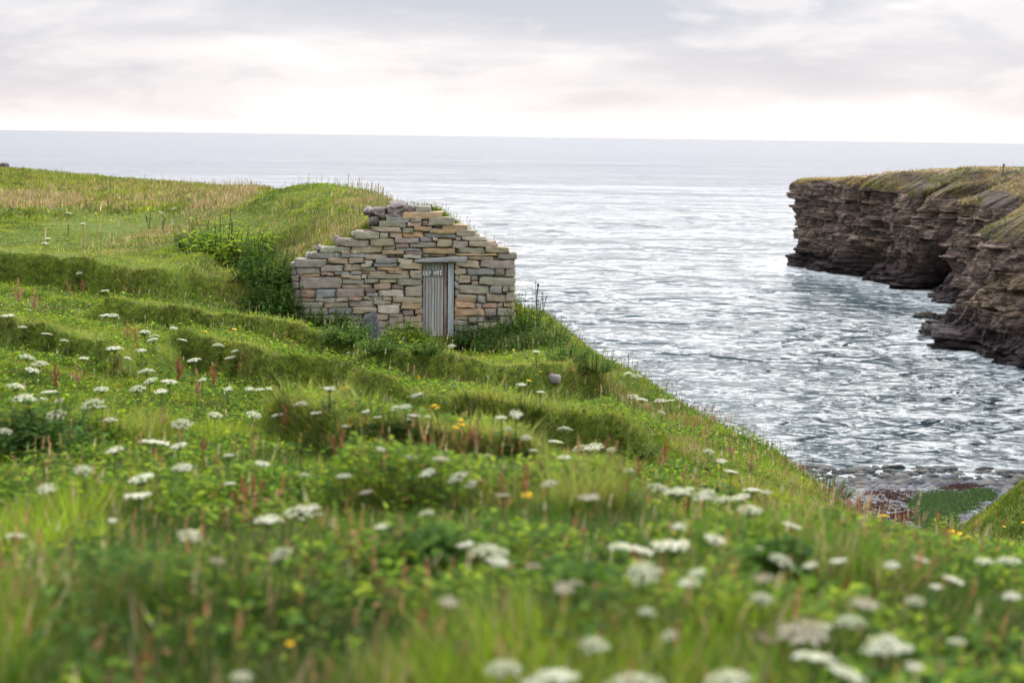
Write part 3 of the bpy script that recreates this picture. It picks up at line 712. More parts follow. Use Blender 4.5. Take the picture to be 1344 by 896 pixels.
def colour(X, Y, Z, dry, crop, nz, nz2, bank, r):
    tusk = _hash(np.floor(X*3.1+2*vnoise(X, Y, 7)), np.floor(Y*3.1+2*vnoise(Y, X, 8)), 98); n = len(X); k = sst(nz*.6+nz2*.4, .38, .62)[:, None]
    c = G_['mid']*(1-k)+G_['bright']*k
    dk = sst(fbm(X*1.3+9, Y*1.1, 311, 4), .47, .60)[:, None]; c = c*(1-.85*dk)+G_['dark']*.85*dk
    bl = sst(fbm(X*.9-4, Y*.9, 312, 3), .56, .7)[:, None]; c = c*(1-.5*bl)+G_['blue']*.5*bl
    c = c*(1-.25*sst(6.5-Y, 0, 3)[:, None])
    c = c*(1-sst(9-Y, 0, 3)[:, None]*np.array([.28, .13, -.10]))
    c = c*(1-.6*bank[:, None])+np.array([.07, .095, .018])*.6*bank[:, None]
    c = c*(1-.5*crop[:, None])+np.array([.17, .21, .05])*.5*crop[:, None]
    fy_ = sst(Y, 34, 50)[:, None]; c = c*(1-.55*fy_)+np.array([.15, .155, .04])*.55*fy_
    d = r.rand(n) < np.clip(dry*.72+.05+.10*(nz2 > .6), 0, .85)
    ps = np.where(r.rand(n) < .5, 1, 0)[:, None]; c[d] = (G_['straw']*ps+G_['pink']*(1-ps))[d]*r.uniform(.6, 1.05, (n, 1))[d]
    b = r.rand(n) < .06+.30*bank*sst(nz2, .35, .65); c[b] = (G_['brown']*r.uniform(.6, 1.9, (n, 1)))[b]
    b = r.rand(n) < .10*bank+.05*(Y < 10); c[b] = G_['straw']*.6
    return np.clip(c*r.uniform(.6, 1.5, (n, 1))*(.72+.6*tusk[:, None])*r.uniform(.93, 1.07, (n, 3)), 0, .8)
bands = [  # n, y0, y1, width, length, seg
 (290000, 2.0, 7, .0055, .21, 3), (300000, 7, 14, .0072, .13, 2), (350000, 14, 24, .009, .075, 2), (370000, 24, 42, .013, .09, 2), (200000, 42, 92, .04, .22, 2)]
for bi, (n, y0, y1, wd_, ln_, seg) in enumerate(bands):
    X, Y, r = scatter(n, y0, y1, 500+bi, 2.6, 1.25 if bi < 4 else 1.0)
    if 0 < bi < 4:     # the steep bank faces carry as much grass per metre of face as the flats
        X2, Y2, r2 = scatter(n*3, y0, y1, 560+bi, 2.6, 1.25); k2 = np.abs(slope(X2, Y2, .06)[1]) > r2.uniform(.5, 3.0, n*3); X = np.r_[X, X2[k2]]; Y = np.r_[Y, Y2[k2]]
    # gather most blades in tussocks
    Z = HG(X, Y); e = sdist(X, Y, EDGE)
    ok = (Z > 0.125*(57.8-Y)+.35) & ~HUTBOX(X, Y) & ((e < 9) | (sdist(X, Y, HUMP) < 6))
    if bi >= 3: ok &= (X < 3+0*X) | (Y < 38)
    X, Y, Z = X[ok], Y[ok], Z[ok]; n = len(X)
    zx, zy = slope(X, Y); st = np.hypot(zx, zy)
    px, py, dry, crop, nz, nz2 = zones(X, Y, Z)
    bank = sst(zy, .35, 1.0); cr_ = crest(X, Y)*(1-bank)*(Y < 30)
    tl = fbm(X*2.3, Y*2.3, 320, 3)
    tus = _hash(np.floor(X*3.1+2*vnoise(X, Y, 7)), np.floor(Y*3.1+2*vnoise(Y, X, 8)), 99)
    L = ln_*(.35+1.0*tl+.45*tus)*r.uniform(.6, 1.35, n)*(1-.65*crop)*(1+.5*dry)*(1-.1*bank)*(1-.45*cr_)
    lf = sst(fbm(X*.8+3, Y*.8, 411, 3), .44, .56); L *= 1-.35*lf*(Y < 20)
    flat_far = sst(Y, 14, 20)*(1-bank)*(1-sst(st, .35, .8)); L *= 1-.35*flat_far
    ov = (cr_ > .25) & (r.rand(n) < .14); L = np.where(ov, L*2.6, L)
    az = r.rand(n)*6.283; lean = r.uniform(.05, .45, n); droop = r.uniform(.1, .5, n)
    dn = np.clip(st, 0, 1.2); dirx = -zx*.28*dn+.06+.25*(fbm(X*3, Y*3, 41, 2)-.5); diry = -zy*.28*dn+.25*(fbm(X*3, Y*3, 43, 2)-.5)
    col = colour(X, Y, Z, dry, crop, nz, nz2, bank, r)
    col = col*(1-.8*cr_[:, None])+np.array([.29, .32, .085])*.8*cr_[:, None]*r.uniform(.6, 1.3, (n, 1))  # sunlit look of the cropped crests put into the blade colour
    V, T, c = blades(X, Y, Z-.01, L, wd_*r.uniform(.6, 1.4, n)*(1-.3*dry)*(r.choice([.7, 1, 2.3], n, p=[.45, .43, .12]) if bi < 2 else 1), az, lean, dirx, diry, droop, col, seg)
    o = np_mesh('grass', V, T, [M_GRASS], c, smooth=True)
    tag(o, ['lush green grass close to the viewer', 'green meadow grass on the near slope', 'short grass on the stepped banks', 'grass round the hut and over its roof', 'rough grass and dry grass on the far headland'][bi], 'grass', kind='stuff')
# ------------------------------------------------------------------ flowering plants, each one a thing
FL = '''37 468 25,52 475 22,43 484 22,21 505 40,64 515 18,52 523 22,77 523 15,120 530 45,73 545 22,134 540 15,143 552 22,192 485 22,196 498 18,180 507 20,222 501 17,211 513 13,150 456 20,254 472 14,287 463 14,308 465 12,303 476 18,265 497 12,299 511 12,327 509 10,341 510 10,353 512 10,432 515 12,397 536 15,334 543 18,364 550 17,239 554 20,282 542 18,204 579 48,234 584 18,184 626 34,180 650 40,352 679 30,396 666 42,302 638 14,452 631 22,189 434 14,200 449 14,202 440 9,228 432 9,7 563 20,133 509 16,
433 515 11,532 531 12,544 527 13,549 533 12,480 540 13,519 545 12,517 553 10,544 549 16,538 557 9,496 558 12,561 562 12,684 510 11,709 532 10,658 559 16,677 565 14,667 578 12,741 569 20,729 579 22,761 585 18,781 584 20,776 592 18,741 599 14,579 612 24 p,560 624 22,599 626 26,616 639 14,864 636 26,889 642 28,773 654 26 p,640 717 48,610 713 22,813 714 34,837 721 36,880 716 40,407 666 24,592 473 10,704 463 11,824 489 14,836 493 16,833 520 18,843 523 16,867 525 14,880 526 12,869 540 12,
924 648 30,972 651 20,947 653 18,987 642 20,1006 644 18,984 668 30,844 746 34,903 762 24,914 749 20,1001 720 16,1028 731 38,1210 734 24,1002 757 24 p,1252 761 30,1229 770 16,1202 784 20,1136 791 32 p,1116 812 34,1079 820 28,1054 831 56 p,1007 838 34 m,1069 860 54,1154 842 38,1256 839 30,1328 784 20,1324 732 24,1200 876 28,1114 881 40,954 888 48,829 888 56,717 887 60,877 832 22,318 886 34,660 872 48,
90 280 8,228 273 8,211 278 7,62 313 8,59 319 8,109 293 7,137 414 12,148 413 14,138 389 10,104 357 7,190 435 14,396 399 6,431 410 7,434 414 6,460 397 6,502 410 7,547 425 9,634 430 6,704 464 10,
10 420 14,30 436 12,62 441 12,85 452 12,110 470 14,168 470 12,185 462 10,240 450 10,30 520 20,60 640 26,110 615 22,240 610 20,300 598 16,345 607 18,400 622 16,480 650 18 p,150 590 20,20 700 30,250 700 26,
500 590 14,540 600 14,690 596 14,720 640 16,660 650 16 p,930 590 12,960 618 14,1040 690 20,890 690 20,940 705 22,1100 735 22,1000 780 24,850 800 30,1180 850 30,780 840 34,620 640 14,1292 736 20,1170 742 16,1063 742 18,700 742 18 p,756 765 20 p,560 672 18,500 690 18,148 682 16,285 735 22 p,366 724 24,590 792 22 p,655 735 22,740 772 30 p,905 640 16,825 622 12,802 588 14,947 604 11,700 600 12,640 598 10,455 560 10,415 556 12'''
DK = '''24 388 30,46 397 28,91 378 16,108 379 15,168 436 20,180 440 22,233 488 30,280 497 24,258 510 26,75 497 28,103 493 22,95 572 30,378 560 22,316 658 40,336 655 40,305 688 30,420 695 40,289 618 22,266 590 20,623 596 28,614 568 18,688 630 26,660 637 24,712 622 30,729 613 26,748 615 26,763 600 24,779 609 20,795 618 22,807 607 17,817 611 18,841 615 20,867 602 24,873 594 20,897 626 20,417 697 40,467 730 34,660 682 22,1107 690 46,1130 685 42,1115 700 36,1197 720 28,1061 710 34,1067 765 42,961 785 34,925 710 20,1092 745 28,854 780 40,682 825 44,69 760 55,332 680 50,302 690 38,465 737 44,492 770 52,412 783 40,395 747 38,507 790 46,652 800 40,
118 575 22,60 600 24,215 548 18,440 590 18,505 605 18,545 600 18,850 655 22,905 668 22,1010 690 24,1035 672 20,985 610 16,960 590 14,925 570 12,900 552 11,1250 715 24,1300 745 30,780 800 40,1180 815 36,1290 860 44,560 840 44,250 800 46,130 850 50'''
YL = '561 537 8,579 555 10,597 559 11,696 648 10,712 610 9,858 699 14,857 700 10,1155 677 11,1162 682 9,1257 697 12,1260 705 11,1316 693 12,694 648 8,758 754 12,164 624 13,445 509 5,519 500 5,556 501 5,638 494 5,682 493 5,690 500 5,704 501 5,467 569 6,870 697 9,1145 690 8,346 783 12,377 838 14,1052 705 9,600 566 8,305 430 5,265 444 5,380 448 5,1340 690 9'
def ordw(n):
    a = ['first','second','third','fourth','fifth','sixth','seventh','eighth','ninth','tenth','eleventh','twelfth','thirteenth','fourteenth','fifteenth','sixteenth','seventeenth','eighteenth','nineteenth']
    if n <= 19: return a[n-1]
    t = {2: 'twenty', 3: 'thirty', 4: 'forty'}[n//10]
    return {2: 'twentieth', 3: 'thirtieth', 4: 'fortieth'}[n//10] if n % 10 == 0 else t+'-'+a[n % 10-1]
def zone(px, py):
    if px < 480:
        return 'on the meadow left of the hut' if py < 425 else 'in the tall grass at left' if py < 530 else 'below the left banks' if py < 620 else 'in the nearest grass at left'
    if px < 800:
        return 'in the weeds by the hut' if py < 482 else 'under the long grass bank' if py < 545 else 'on the lower stepped banks' if py < 640 else 'in the nearest grass at centre'
    return 'on the slope above the cove' if py < 600 else 'on the bright grass near the gully' if py < 705 else 'in the near grass beside the gully' if py < 790 else 'in the nearest grass at right'
def tube(bag, P, rad, col, n=5, mi=0):
    P = np.array(P, float); V = []
    for i, p in enumerate(P):
        d = P[min(i+1, len(P)-1)]-P[max(i-1, 0)]; d /= np.linalg.norm(d)
        a = np.cross(d, (0.3, 1, 0.1)); a /= np.linalg.norm(a); b = np.cross(d, a); rr = rad[i] if hasattr(rad, '__len__') else rad
        for k in range(n): t = 2*math.pi*k/n; V.append(p+(a*math.cos(t)+b*math.sin(t))*rr)
    T = [(i*n+k, i*n+(k+1) % n, (i+1)*n+(k+1) % n, (i+1)*n+k) for i in range(len(P)-1) for k in range(n)]
    bag.add(V, T, col, mi)
def floret(bag, c, nrm_, r, col, rs, n=6):
    nrm_ = nrm_/np.linalg.norm(nrm_); a = np.cross(nrm_, (1, .2, .1)); a /= np.linalg.norm(a); b = np.cross(nrm_, a); t0 = rs.uniform(0, 6)
    V = [c]+[c+(a*math.cos(t0+k*2*math.pi/n)+b*math.sin(t0+k*2*math.pi/n))*r*rs.uniform(.75, 1.2)+nrm_*rs.uniform(-.2, .3)*r for k in range(n)]
    bag.add(V, [(0, k+1, (k+1) % n+1) for k in range(n)], col)
def umbel(seed, col, conv=.10):
    """flower head one unit wide, its rays meeting at z = -.5"""
    rs = RS(seed); b = Bag(); n = 30
    for i in range(n):
        rr = .46*math.sqrt((i+.3)/n); t = i*2.39996+rs.uniform(-.2, .2); c = np.array([rr*math.cos(t), rr*math.sin(t), .0-conv*(rr/.46)**2+rs.uniform(-.02, .03)])
        tube(b, [np.array([0, 0, -.42]), c*np.array([.55, .55, 1])+np.array([0, 0, -.16]), c-np.array([0, 0, .02])], .007, (.10, .16, .05), 3)
        for k in range(9):
            q = rs.normal(0, .042, 3)*np.array([1, 1, .45]); nn = np.array([q[0]*2, q[1]*2, .12])+c*.25*np.array([1, 1, 0])
            floret(b, c+q, nn, rs.uniform(.026, .042), np.array(col)*rs.uniform(.78, 1.12), rs)
    return b
def stemmesh(seed):
    rs = RS(seed); b = Bag(); k = rs.uniform(-.03, .03, 2)
    tube(b, [(-k[0], -k[1], -.05), (k[0]*.3, k[1]*.3, .5), (0, 0, 1)], [.011, .009, .007], (.08, .15, .03), 5)
    for z0 in (.2, .42, .6):
        a = rs.uniform(0, 6.28); dx, dy = math.cos(a), math.sin(a)
        for s_ in np.linspace(.1, 1, 9):
            for sd_ in (-1, 1):
                c0 = np.array([dx*.16*s_, dy*.16*s_, z0+.10*s_-.05*s_*s_]); L = .10*(1.1-s_)+.02
                sd2 = np.array([-dy, dx, 0])*sd_; V = [c0, c0+sd2*L*.5+np.array([dx, dy, .1])*.02, c0+sd2*L+np.array([dx, dy, 0])*.02, c0+sd2*L*.5-np.array([dx, dy, 0])*.015]
                b.add(V, [(0, 1, 2, 3)], (.07, .125, .03))
    return b
def keep(bag, name, mats):
    o = bag.build(name, mats); return o
HEADS = {'': [umbel(11, (.66, .68, .60)), umbel(12, (.60, .62, .52), .16), umbel(13, (.72, .73, .67), .06), umbel(14, (.52, .54, .44), .22)], 'p': [umbel(21, (.42, .36, .30), .05), umbel(22, (.48, .44, .38), .0)], 'm': [umbel(31, (.26, .21, .19), -.06)]}
HEADO = {k: [b.build('flower_head', [M_FLOWER]) for b in v] for k, v in HEADS.items()}
STEMO = [stemmesh(s).build('stem', [M_LEAF]) for s in (1, 2, 3)]
protos = [o for v in HEADO.values() for o in v]+STEMO
def copy_of(src, parent, loc, scale, rz=0, rx=0):
    o = src.copy(); C.objects.link(o); o.parent = parent; o.location = loc; o.scale = scale; o.rotation_euler = (rx, 0, rz); return o
r = RS(5); items = []
def parse(t):
    for s_ in t.replace('\n', '').split(','):
        q = s_.split(); yield float(q[0]), float(q[1]), float(q[2]), (q[3] if len(q) > 3 else '')
fl = list(parse(FL)); cnt = {}
def numbered(lst):
    """ordinal of each entry from the left inside its own part of the slope"""
    out = [None]*len(lst); by = {}
    for i, p in enumerate(lst): by.setdefault((zone(p[0], p[1]), p[3]), []).append((p[0], i))
    for z_, v in by.items():
        v.sort()
        for k, (_, i) in enumerate(v): out[i] = (z_[0], ordw(k+1), len(v))
    return out
for (px, py, wpx, kind_), (zn, od, nn) in zip(fl, numbered(fl)):
    hh = .30 if py > 600 else .24
    if py < 440: hh = .2
    p = hit(px, py, hh)
    if p is None: continue
    x, y = p; z = float(HG(np.array([x]), np.array([y]))[0]); wd_ = min(max(wpx*1.2*r.uniform(.78, 1.3)*y/1867, .045), .2)
    t = empty('umbel_flower', (x, y, z)); v = HEADO[kind_]; k = r.randint(len(v))
    tiltx = r.uniform(-.25, .4)
    copy_of(v[k], t, (0, 0, hh), (wd_, wd_, wd_*.9), r.uniform(0, 6.28), tiltx)
    copy_of(STEMO[r.randint(3)], t, (0, 0, 0), (.5, .5, max(.02, hh-.40*wd_)), r.uniform(0, 6.28))
    word = {'': 'white', 'p': 'faded beige', 'm': 'brownish mauve'}[kind_]
    lab = f"{word} flat umbel flower {zn}, " + (f"{od} from left" if nn > 1 else "the only one")
    tag(t, lab, 'flower', word+' umbel flowers in the grass')
def dock(seed):
    """rust coloured seed spike one unit tall"""
    rs = RS(seed); b = Bag(); tube(b, [(0, 0, -.1), (rs.uniform(-.02, .02), 0, .5), (0, 0, 1)], [.012, .010, .006], (.20, .11, .05), 4)
    base = np.array([(.30, .115, .06), (.33, .17, .10), (.24, .085, .055), (.36, .22, .13)][seed % 4])
    nb = rs.randint(2, 5)
    branches = [(0, 0, .35, 1.0, 0)]+[(rs.uniform(0, 6.28), .35, rs.uniform(.3, .5), rs.uniform(.35, .45), 1) for _ in range(nb)]
    for az, ln, z0, top, br in branches:
        for z in np.linspace(0, 1, 46 if not br else 22):
            if rs.rand() < .12: continue
            cx = (math.cos(az)*.16*z, math.sin(az)*.16*z) if br else (0, 0); zz = z0+(top-z0 if not br else top)*z
            for k in range(3):
                a = rs.uniform(0, 6.28); rr = rs.uniform(.01, .048)*(1.2-z*.7); floret(b, np.array([cx[0]+math.cos(a)*rr, cx[1]+math.sin(a)*rr, zz+rs.uniform(-.01, .01)]), np.array([math.cos(a), math.sin(a), .3]), rs.uniform(.015, .028), base*rs.uniform(.65, 1.35), rs, 4)
    return b
DO = [dock(s).build('dock_spike', [M_FLOWER]) for s in range(4)]; protos += DO
dk = list(parse(DK))
for (px, py, hpx, _), (zn, od, nn) in zip(dk, numbered(dk)):
    p = hit(px, py+hpx*.45, .10)
    if p is None: continue
    x, y = p; z = float(HG(np.array([x]), np.array([y]))[0]); ht = .12+min(hpx*1.1*y/1867, .5)
    k = r.randint(4); o = DO[k].copy(); C.objects.link(o); o.location = (x, y, z); o.scale = (ht*r.uniform(.8, 1.3), ht*r.uniform(.8, 1.3), ht); o.rotation_euler = (r.uniform(-.12, .12), r.uniform(-.15, .15), r.uniform(0, 6.28)); o.name = 'dock_plant'
    tag(o, f"rust red seed spike of dock {zn}, {od} from left" if nn > 1 else f"rust red seed spike of dock {zn}", 'plant', 'rust red dock spikes in the grass')
def yellow(seed):
    rs = RS(seed); b = Bag(); tube(b, [(0, 0, -.1), (.02, 0, .5), (0, 0, 1)], .012, (.08, .14, .03), 4)
    for hx, hy, hz in ((0, 0, 1), (.12, .05, .93), (-.09, .1, .9))[:1+seed]:
        if hx: tube(b, [(0, 0, .6), (hx*.7, hy*.7, .8), (hx, hy, hz)], .008, (.08, .14, .03), 3)
        for k in range(9):
            a = k*2*math.pi/9; c = np.array([hx, hy, hz]); d = np.array([math.cos(a), math.sin(a), .15]); s_ = np.array([-math.sin(a), math.cos(a), 0])
            b.add([c, c+d*.05+s_*.018, c+d*.085, c+d*.05-s_*.018], [(0, 1, 2, 3)], np.array((.80, .52, .02))*rs.uniform(.85, 1.1))
        floret(b, np.array([hx, hy, hz+.012]), np.array([0, 0, 1.]), .025, (.6, .33, .02), rs, 7)
    return b
YO = [yellow(s).build('yellow_flower', [M_FLOWER]) for s in (0, 1, 2)]; protos += YO
yl = list(parse(YL))
for (px, py, wpx, _), (zn, od, nn) in zip(yl, numbered(yl)):
    p = hit(px, py, .2)
    if p is None: continue
    x, y = p; z = float(HG(np.array([x]), np.array([y]))[0]); o = YO[r.randint(3)].copy(); C.objects.link(o); s_ = .2*min(max(wpx*y/1867/.034, .8), 2.2); o.location = (x, y, z); o.scale = (s_, s_, .21); o.rotation_euler = (.25, r.uniform(-.1, .1), r.uniform(0, 6.28)); o.name = 'yellow_flower'
    tag(o, f"small yellow flower {zn}, {od} from left" if nn > 1 else f"small yellow flower {zn}", 'flower', 'yellow flowers in the grass')

# ------------------------------------------------------------------ leafy plants
def leaf(bag, c, d, up, L, Wd, col, fold=.25, curl=.25):
    d = d/np.linalg.norm(d); s_ = np.cross(d, up); s_ /= max(np.linalg.norm(s_), 1e-6); n_ = np.cross(s_, d)
    m1, m2, tp = c+d*L*.35+n_*L*.05, c+d*L*.72-n_*L*curl*.3, c+d*L-n_*L*curl
    V = [c, m1, m2, tp, m1+s_*Wd*.5+n_*Wd*fold, m2+s_*Wd*.36+n_*Wd*fold*.6, m1-s_*Wd*.5+n_*Wd*fold, m2-s_*Wd*.36+n_*Wd*fold*.6]
    bag.add(V, [(0, 4, 1), (4, 5, 2), (4, 2, 1), (5, 3, 2), (0, 1, 6), (6, 1, 2), (6, 2, 7), (7, 2, 3)], col)
def clump(seed, cols, ns=34, leaf_l=.11, leaf_w=.055, spread=.5, narrow=False):
    """leafy clump about one unit wide and one unit tall; stems and leaves apart"""
    rs = RS(seed); lb_ = Bag(); sb = Bag()
    for i in range(ns):
        rr = spread*math.sqrt(rs.rand()); a = rs.uniform(0, 6.28); base = np.array([rr*.8*math.cos(a), rr*.8*math.sin(a), -.06]); ht = rs.uniform(.5, 1.0)*(1-.5*(rr/spread)**2)
        tip = base+np.array([math.cos(a)*rr*.45+rs.uniform(-.08, .08), math.sin(a)*rr*.45+rs.uniform(-.08, .08), ht+.06]); mid = (base+tip)/2+np.array([0, 0, .05])
        tube(sb, [base, mid, tip], [.009, .007, .004], (.07, .10, .03), 3)
        nl = rs.randint(8, 14); col = np.array(cols[rs.randint(len(cols))])
        for k in range(nl):
            t = (k+.6)/nl; p = (1-t)**2*base+2*t*(1-t)*mid+t*t*tip; az = k*2.4+rs.uniform(-.4, .4)
            d = np.array([math.cos(az), math.sin(az), rs.uniform(-.25, .5)+(.5 if t > .85 else 0)])
            sz = (1.1-.55*t)*rs.uniform(.7, 1.25)
            leaf(lb_, p, d, np.array([0, 0, 1.]), leaf_l*sz*1.25, leaf_w*sz, col*rs.uniform(.7, 1.4))
    return sb, lb_
DG = [(.035, .09, .012), (.055, .125, .016), (.03, .075, .013)]; MG = [(.08, .155, .025), (.06, .125, .03), (.10, .18, .03)]; YG = [(.24, .33, .03), (.18, .28, .025), (.12, .21, .02)]
CLP = {}
for k_, (cols, ns, ll, lw) in {'dark': (DG, 44, .13, .065), 'mid': (MG, 40, .14, .07), 'bright': (YG, 40, .17, .075), 'fine': (MG, 60, .10, .03)}.items():
    for v_ in (0, 1):
        a_, b_ = clump(hash_ if (hash_ := {'dark': 3, 'mid': 40, 'bright': 77, 'fine': 120}[k_]+v_) else 1, cols, ns, ll, lw)
        CLP[k_, v_] = (a_.build('stem', [M_LEAF]), b_.build('leaves', [M_LEAF])); protos += list(CLP[k_, v_])
PL = [(300,342,95,62,'bright','bright green leafy shrub on the bank left of the hut'),(262,330,60,40,'mid','mid green leafy plant at the left end of the bright shrub'),
 (345,372,80,60,'dark','dark green leafy plant below the bright shrub left of the hut'),(372,398,64,80,'dark','tall dark weeds against the left corner of the hut wall'),(352,412,60,46,'mid','low leafy weeds left of the hut wall corner'),
 (335,350,60,46,'mid','green leafy plant between the bright shrub and the hut wall'),(405,418,60,36,'dark','dark weeds under the left end of the hut wall'),(432,428,60,40,'mid','green weeds under the left part of the hut wall'),
 (462,424,56,42,'dark','dark leafy weeds in front of the hut wall above the slate'),(455,448,60,30,'mid','low green weeds left of the slate slab'),(527,444,50,34,'bright','bright green weeds right of the slate slab'),
 (538,452,54,36,'bright','bright green weeds at the left foot of the door'),(500,458,60,26,'mid','low green weeds below the slate slab'),(560,462,46,20,'mid','short weeds at the foot of the door'),
 (610,448,44,36,'dark','dark leafy dock right of the door foot'),(635,440,52,44,'dark','dark bushy weeds under the right part of the hut wall'),(662,432,46,42,'mid','green weeds at the right corner of the hut wall'),
 (692,432,50,56,'dark','dark weeds at the edge just right of the hut'),(650,462,50,30,'fine','feathery green plant in front of the weeds right of the door'),(690,458,50,32,'fine','feathery green plant at the end of the path right of the hut'),
 (720,452,56,34,'mid','green weeds on the edge below the hut'),(745,472,56,30,'mid','low leafy plant on the slope edge right of the long bank'),(780,492,60,26,'fine','feathery herbs on the cliff edge above the cove'),
 (150,790,170,100,'dark','dark leafy nettle clump in the blurred grass at lower left'),(90,800,170,90,'dark','dark nettles left of the leafy clump at lower left'),(205,775,150,90,'dark','dark nettles right of the leafy clump at lower left'),(150,740,120,70,'dark','dark nettles behind the leafy clump at lower left'),(30,590,120,60,'dark','dark weeds at the left edge under the white flowers'),(560,740,90,50,'dark','dark leafy plant left of the stalk of the large white flower'),(60,575,120,60,'dark','dark weeds under the white flowers at far left'),(125,585,60,50,'bright','yellow green leafy plant below the white flowers at left'),
 (520,730,120,50,'dark','dark leafy plant under the long near bank at centre'),(610,738,110,46,'mid','leafy plant under the large white flower at centre'),(880,780,130,44,'mid','leafy plant under the white flowers at right of centre'),
 (1010,800,110,46,'dark','dark leafy plant in the near grass at right'),(720,800,110,50,'dark','dark leafy plant in the near grass at centre'),(420,600,70,26,'mid','leafy plant on the lower left bank'),(830,600,90,30,'mid','leafy plant at the right end of the lower bank'),
 (1190,800,100,40,'mid','leafy plant in the near grass at lower right'),(430,860,130,70,'dark','dark leafy plant near the bottom edge left of centre'),(620,655,60,30,'bright','bright dock leaves standing by the pinkish flower'),(1245,705,40,34,'bright','bright green tuft on the lip of the gully'),
 (560,800,110,60,'mid','leafy plant in the blurred grass below the large white flower'),(300,770,120,60,'mid','leafy plant among the rust spikes at lower left'),(1000,880,140,70,'mid','leafy plant among the white flowers at the bottom right'),
 (1010,585,26,34,'dark','dark weed standing on the skyline above the cove'),(1090,650,50,30,'fine','grey green herbs at the end of the slope above the beach'),(480,545,60,20,'dark','dark low plant on the shelf under the long bank'),(360,522,70,22,'mid','leafy plant below the left end of the long bank')]
for i, (px, py, wpx, hpx, kd, lab) in enumerate(PL):
    p = hit(px, py, .02)
    if p is None: continue
    x, y = p
    if -4.7 < x < .35 and 27.2 < y < 29: y = 27.35
    z = float(HG(np.array([x]), np.array([y]))[0]); W_ = min(wpx*y/1867*1.1, 1.9 if y > 18 else .7); h_ = min(hpx*y/1867*1.15, 1.3 if y > 18 else .36)
    t = empty('leafy_plant', (x, y, z)); tag(t, lab, 'plant')
    s_, l_ = CLP[kd, i % 2]; rz = r.uniform(0, 6.28)
    # keep leaves at a natural size: large clumps get a second, turned copy of the leaves
    W_ = min(W_, 1.9*h_)
    for src, nm in ((s_, 'stem'), (l_, 'leaves')): copy_of(src, t, (0, 0, 0), (W_, W_, h_), rz)
# thistles on the meadow and tall stems on the edge by the hut
def thistle(seed, n=5):
    rs = RS(seed); b = Bag()
    for i in range(n):
        a = rs.uniform(0, 6.28); tp = np.array([math.cos(a)*.18, math.sin(a)*.18, rs.uniform(.7, 1.0)])
        tube(b, [(0, 0, -.05), tp*np.array([.3, .3, .55]), tp], .012, (.06, .07, .035), 3)
        for k in range(5): 
            q = tp+rs.normal(0, .02, 3); floret(b, q, rs.normal(0, 1, 3), .03, np.array((.06, .04, .035))*rs.uniform(.7, 1.3), rs, 5)
        for k in range(7):
            t = rs.uniform(.2, .85); az = rs.uniform(0, 6.28); leaf(b, tp*t, np.array([math.cos(az), math.sin(az), .5]), np.array([0, 0, 1.]), .13, .035, (.05, .075, .035))
    return b
TO = [thistle(s, n_).build('thistle', [M_LEAF]) for s, n_ in ((1, 5), (2, 7), (3, 4))]; protos += TO
for i, (px, py, hpx, lab) in enumerate([(196,305,20,'dark thistle on the meadow left of the bright shrub, taller one'),(214,304,14,'dark thistle on the meadow left of the bright shrub, lower one'),(90,312,12,'dark small thistle in the meadow grass at far left'),
  (683,400,46,'tall dark stalk standing against the hut corner'),(692,402,36,'dark branching stalk on the edge right of the hut'),(704,408,30,'dark leaning stalk against the sea right of the hut'),(713,412,22,'dark weed stalk on the edge below the leaning stalk'),
  (738,428,14,'small dark stalk on the grassy edge above the cove'),(1012,578,22,'dark thistle on the skyline above the beach'),(30,225,6,'dark low plant on the far headland edge, left one'),(92,236,7,'dark low plant on the far headland edge, right one'),(330,250,10,'thin stalk where the headland meets the turf mound')]):
    p = hit(px, py, .03)
    if p is None: continue
    x, y = p; z = float(HG(np.array([x]), np.array([y]))[0]); o = TO[i % 3].copy(); C.objects.link(o); h_ = hpx*y/1867*1.2+.05; o.location = (x, y, z); o.scale = (h_*.9, h_*.9, h_); o.rotation_euler[2] = r.uniform(0, 6); o.name = 'thistle'; tag(o, lab, 'plant')
for o in protos: bpy.data.objects.remove(o)
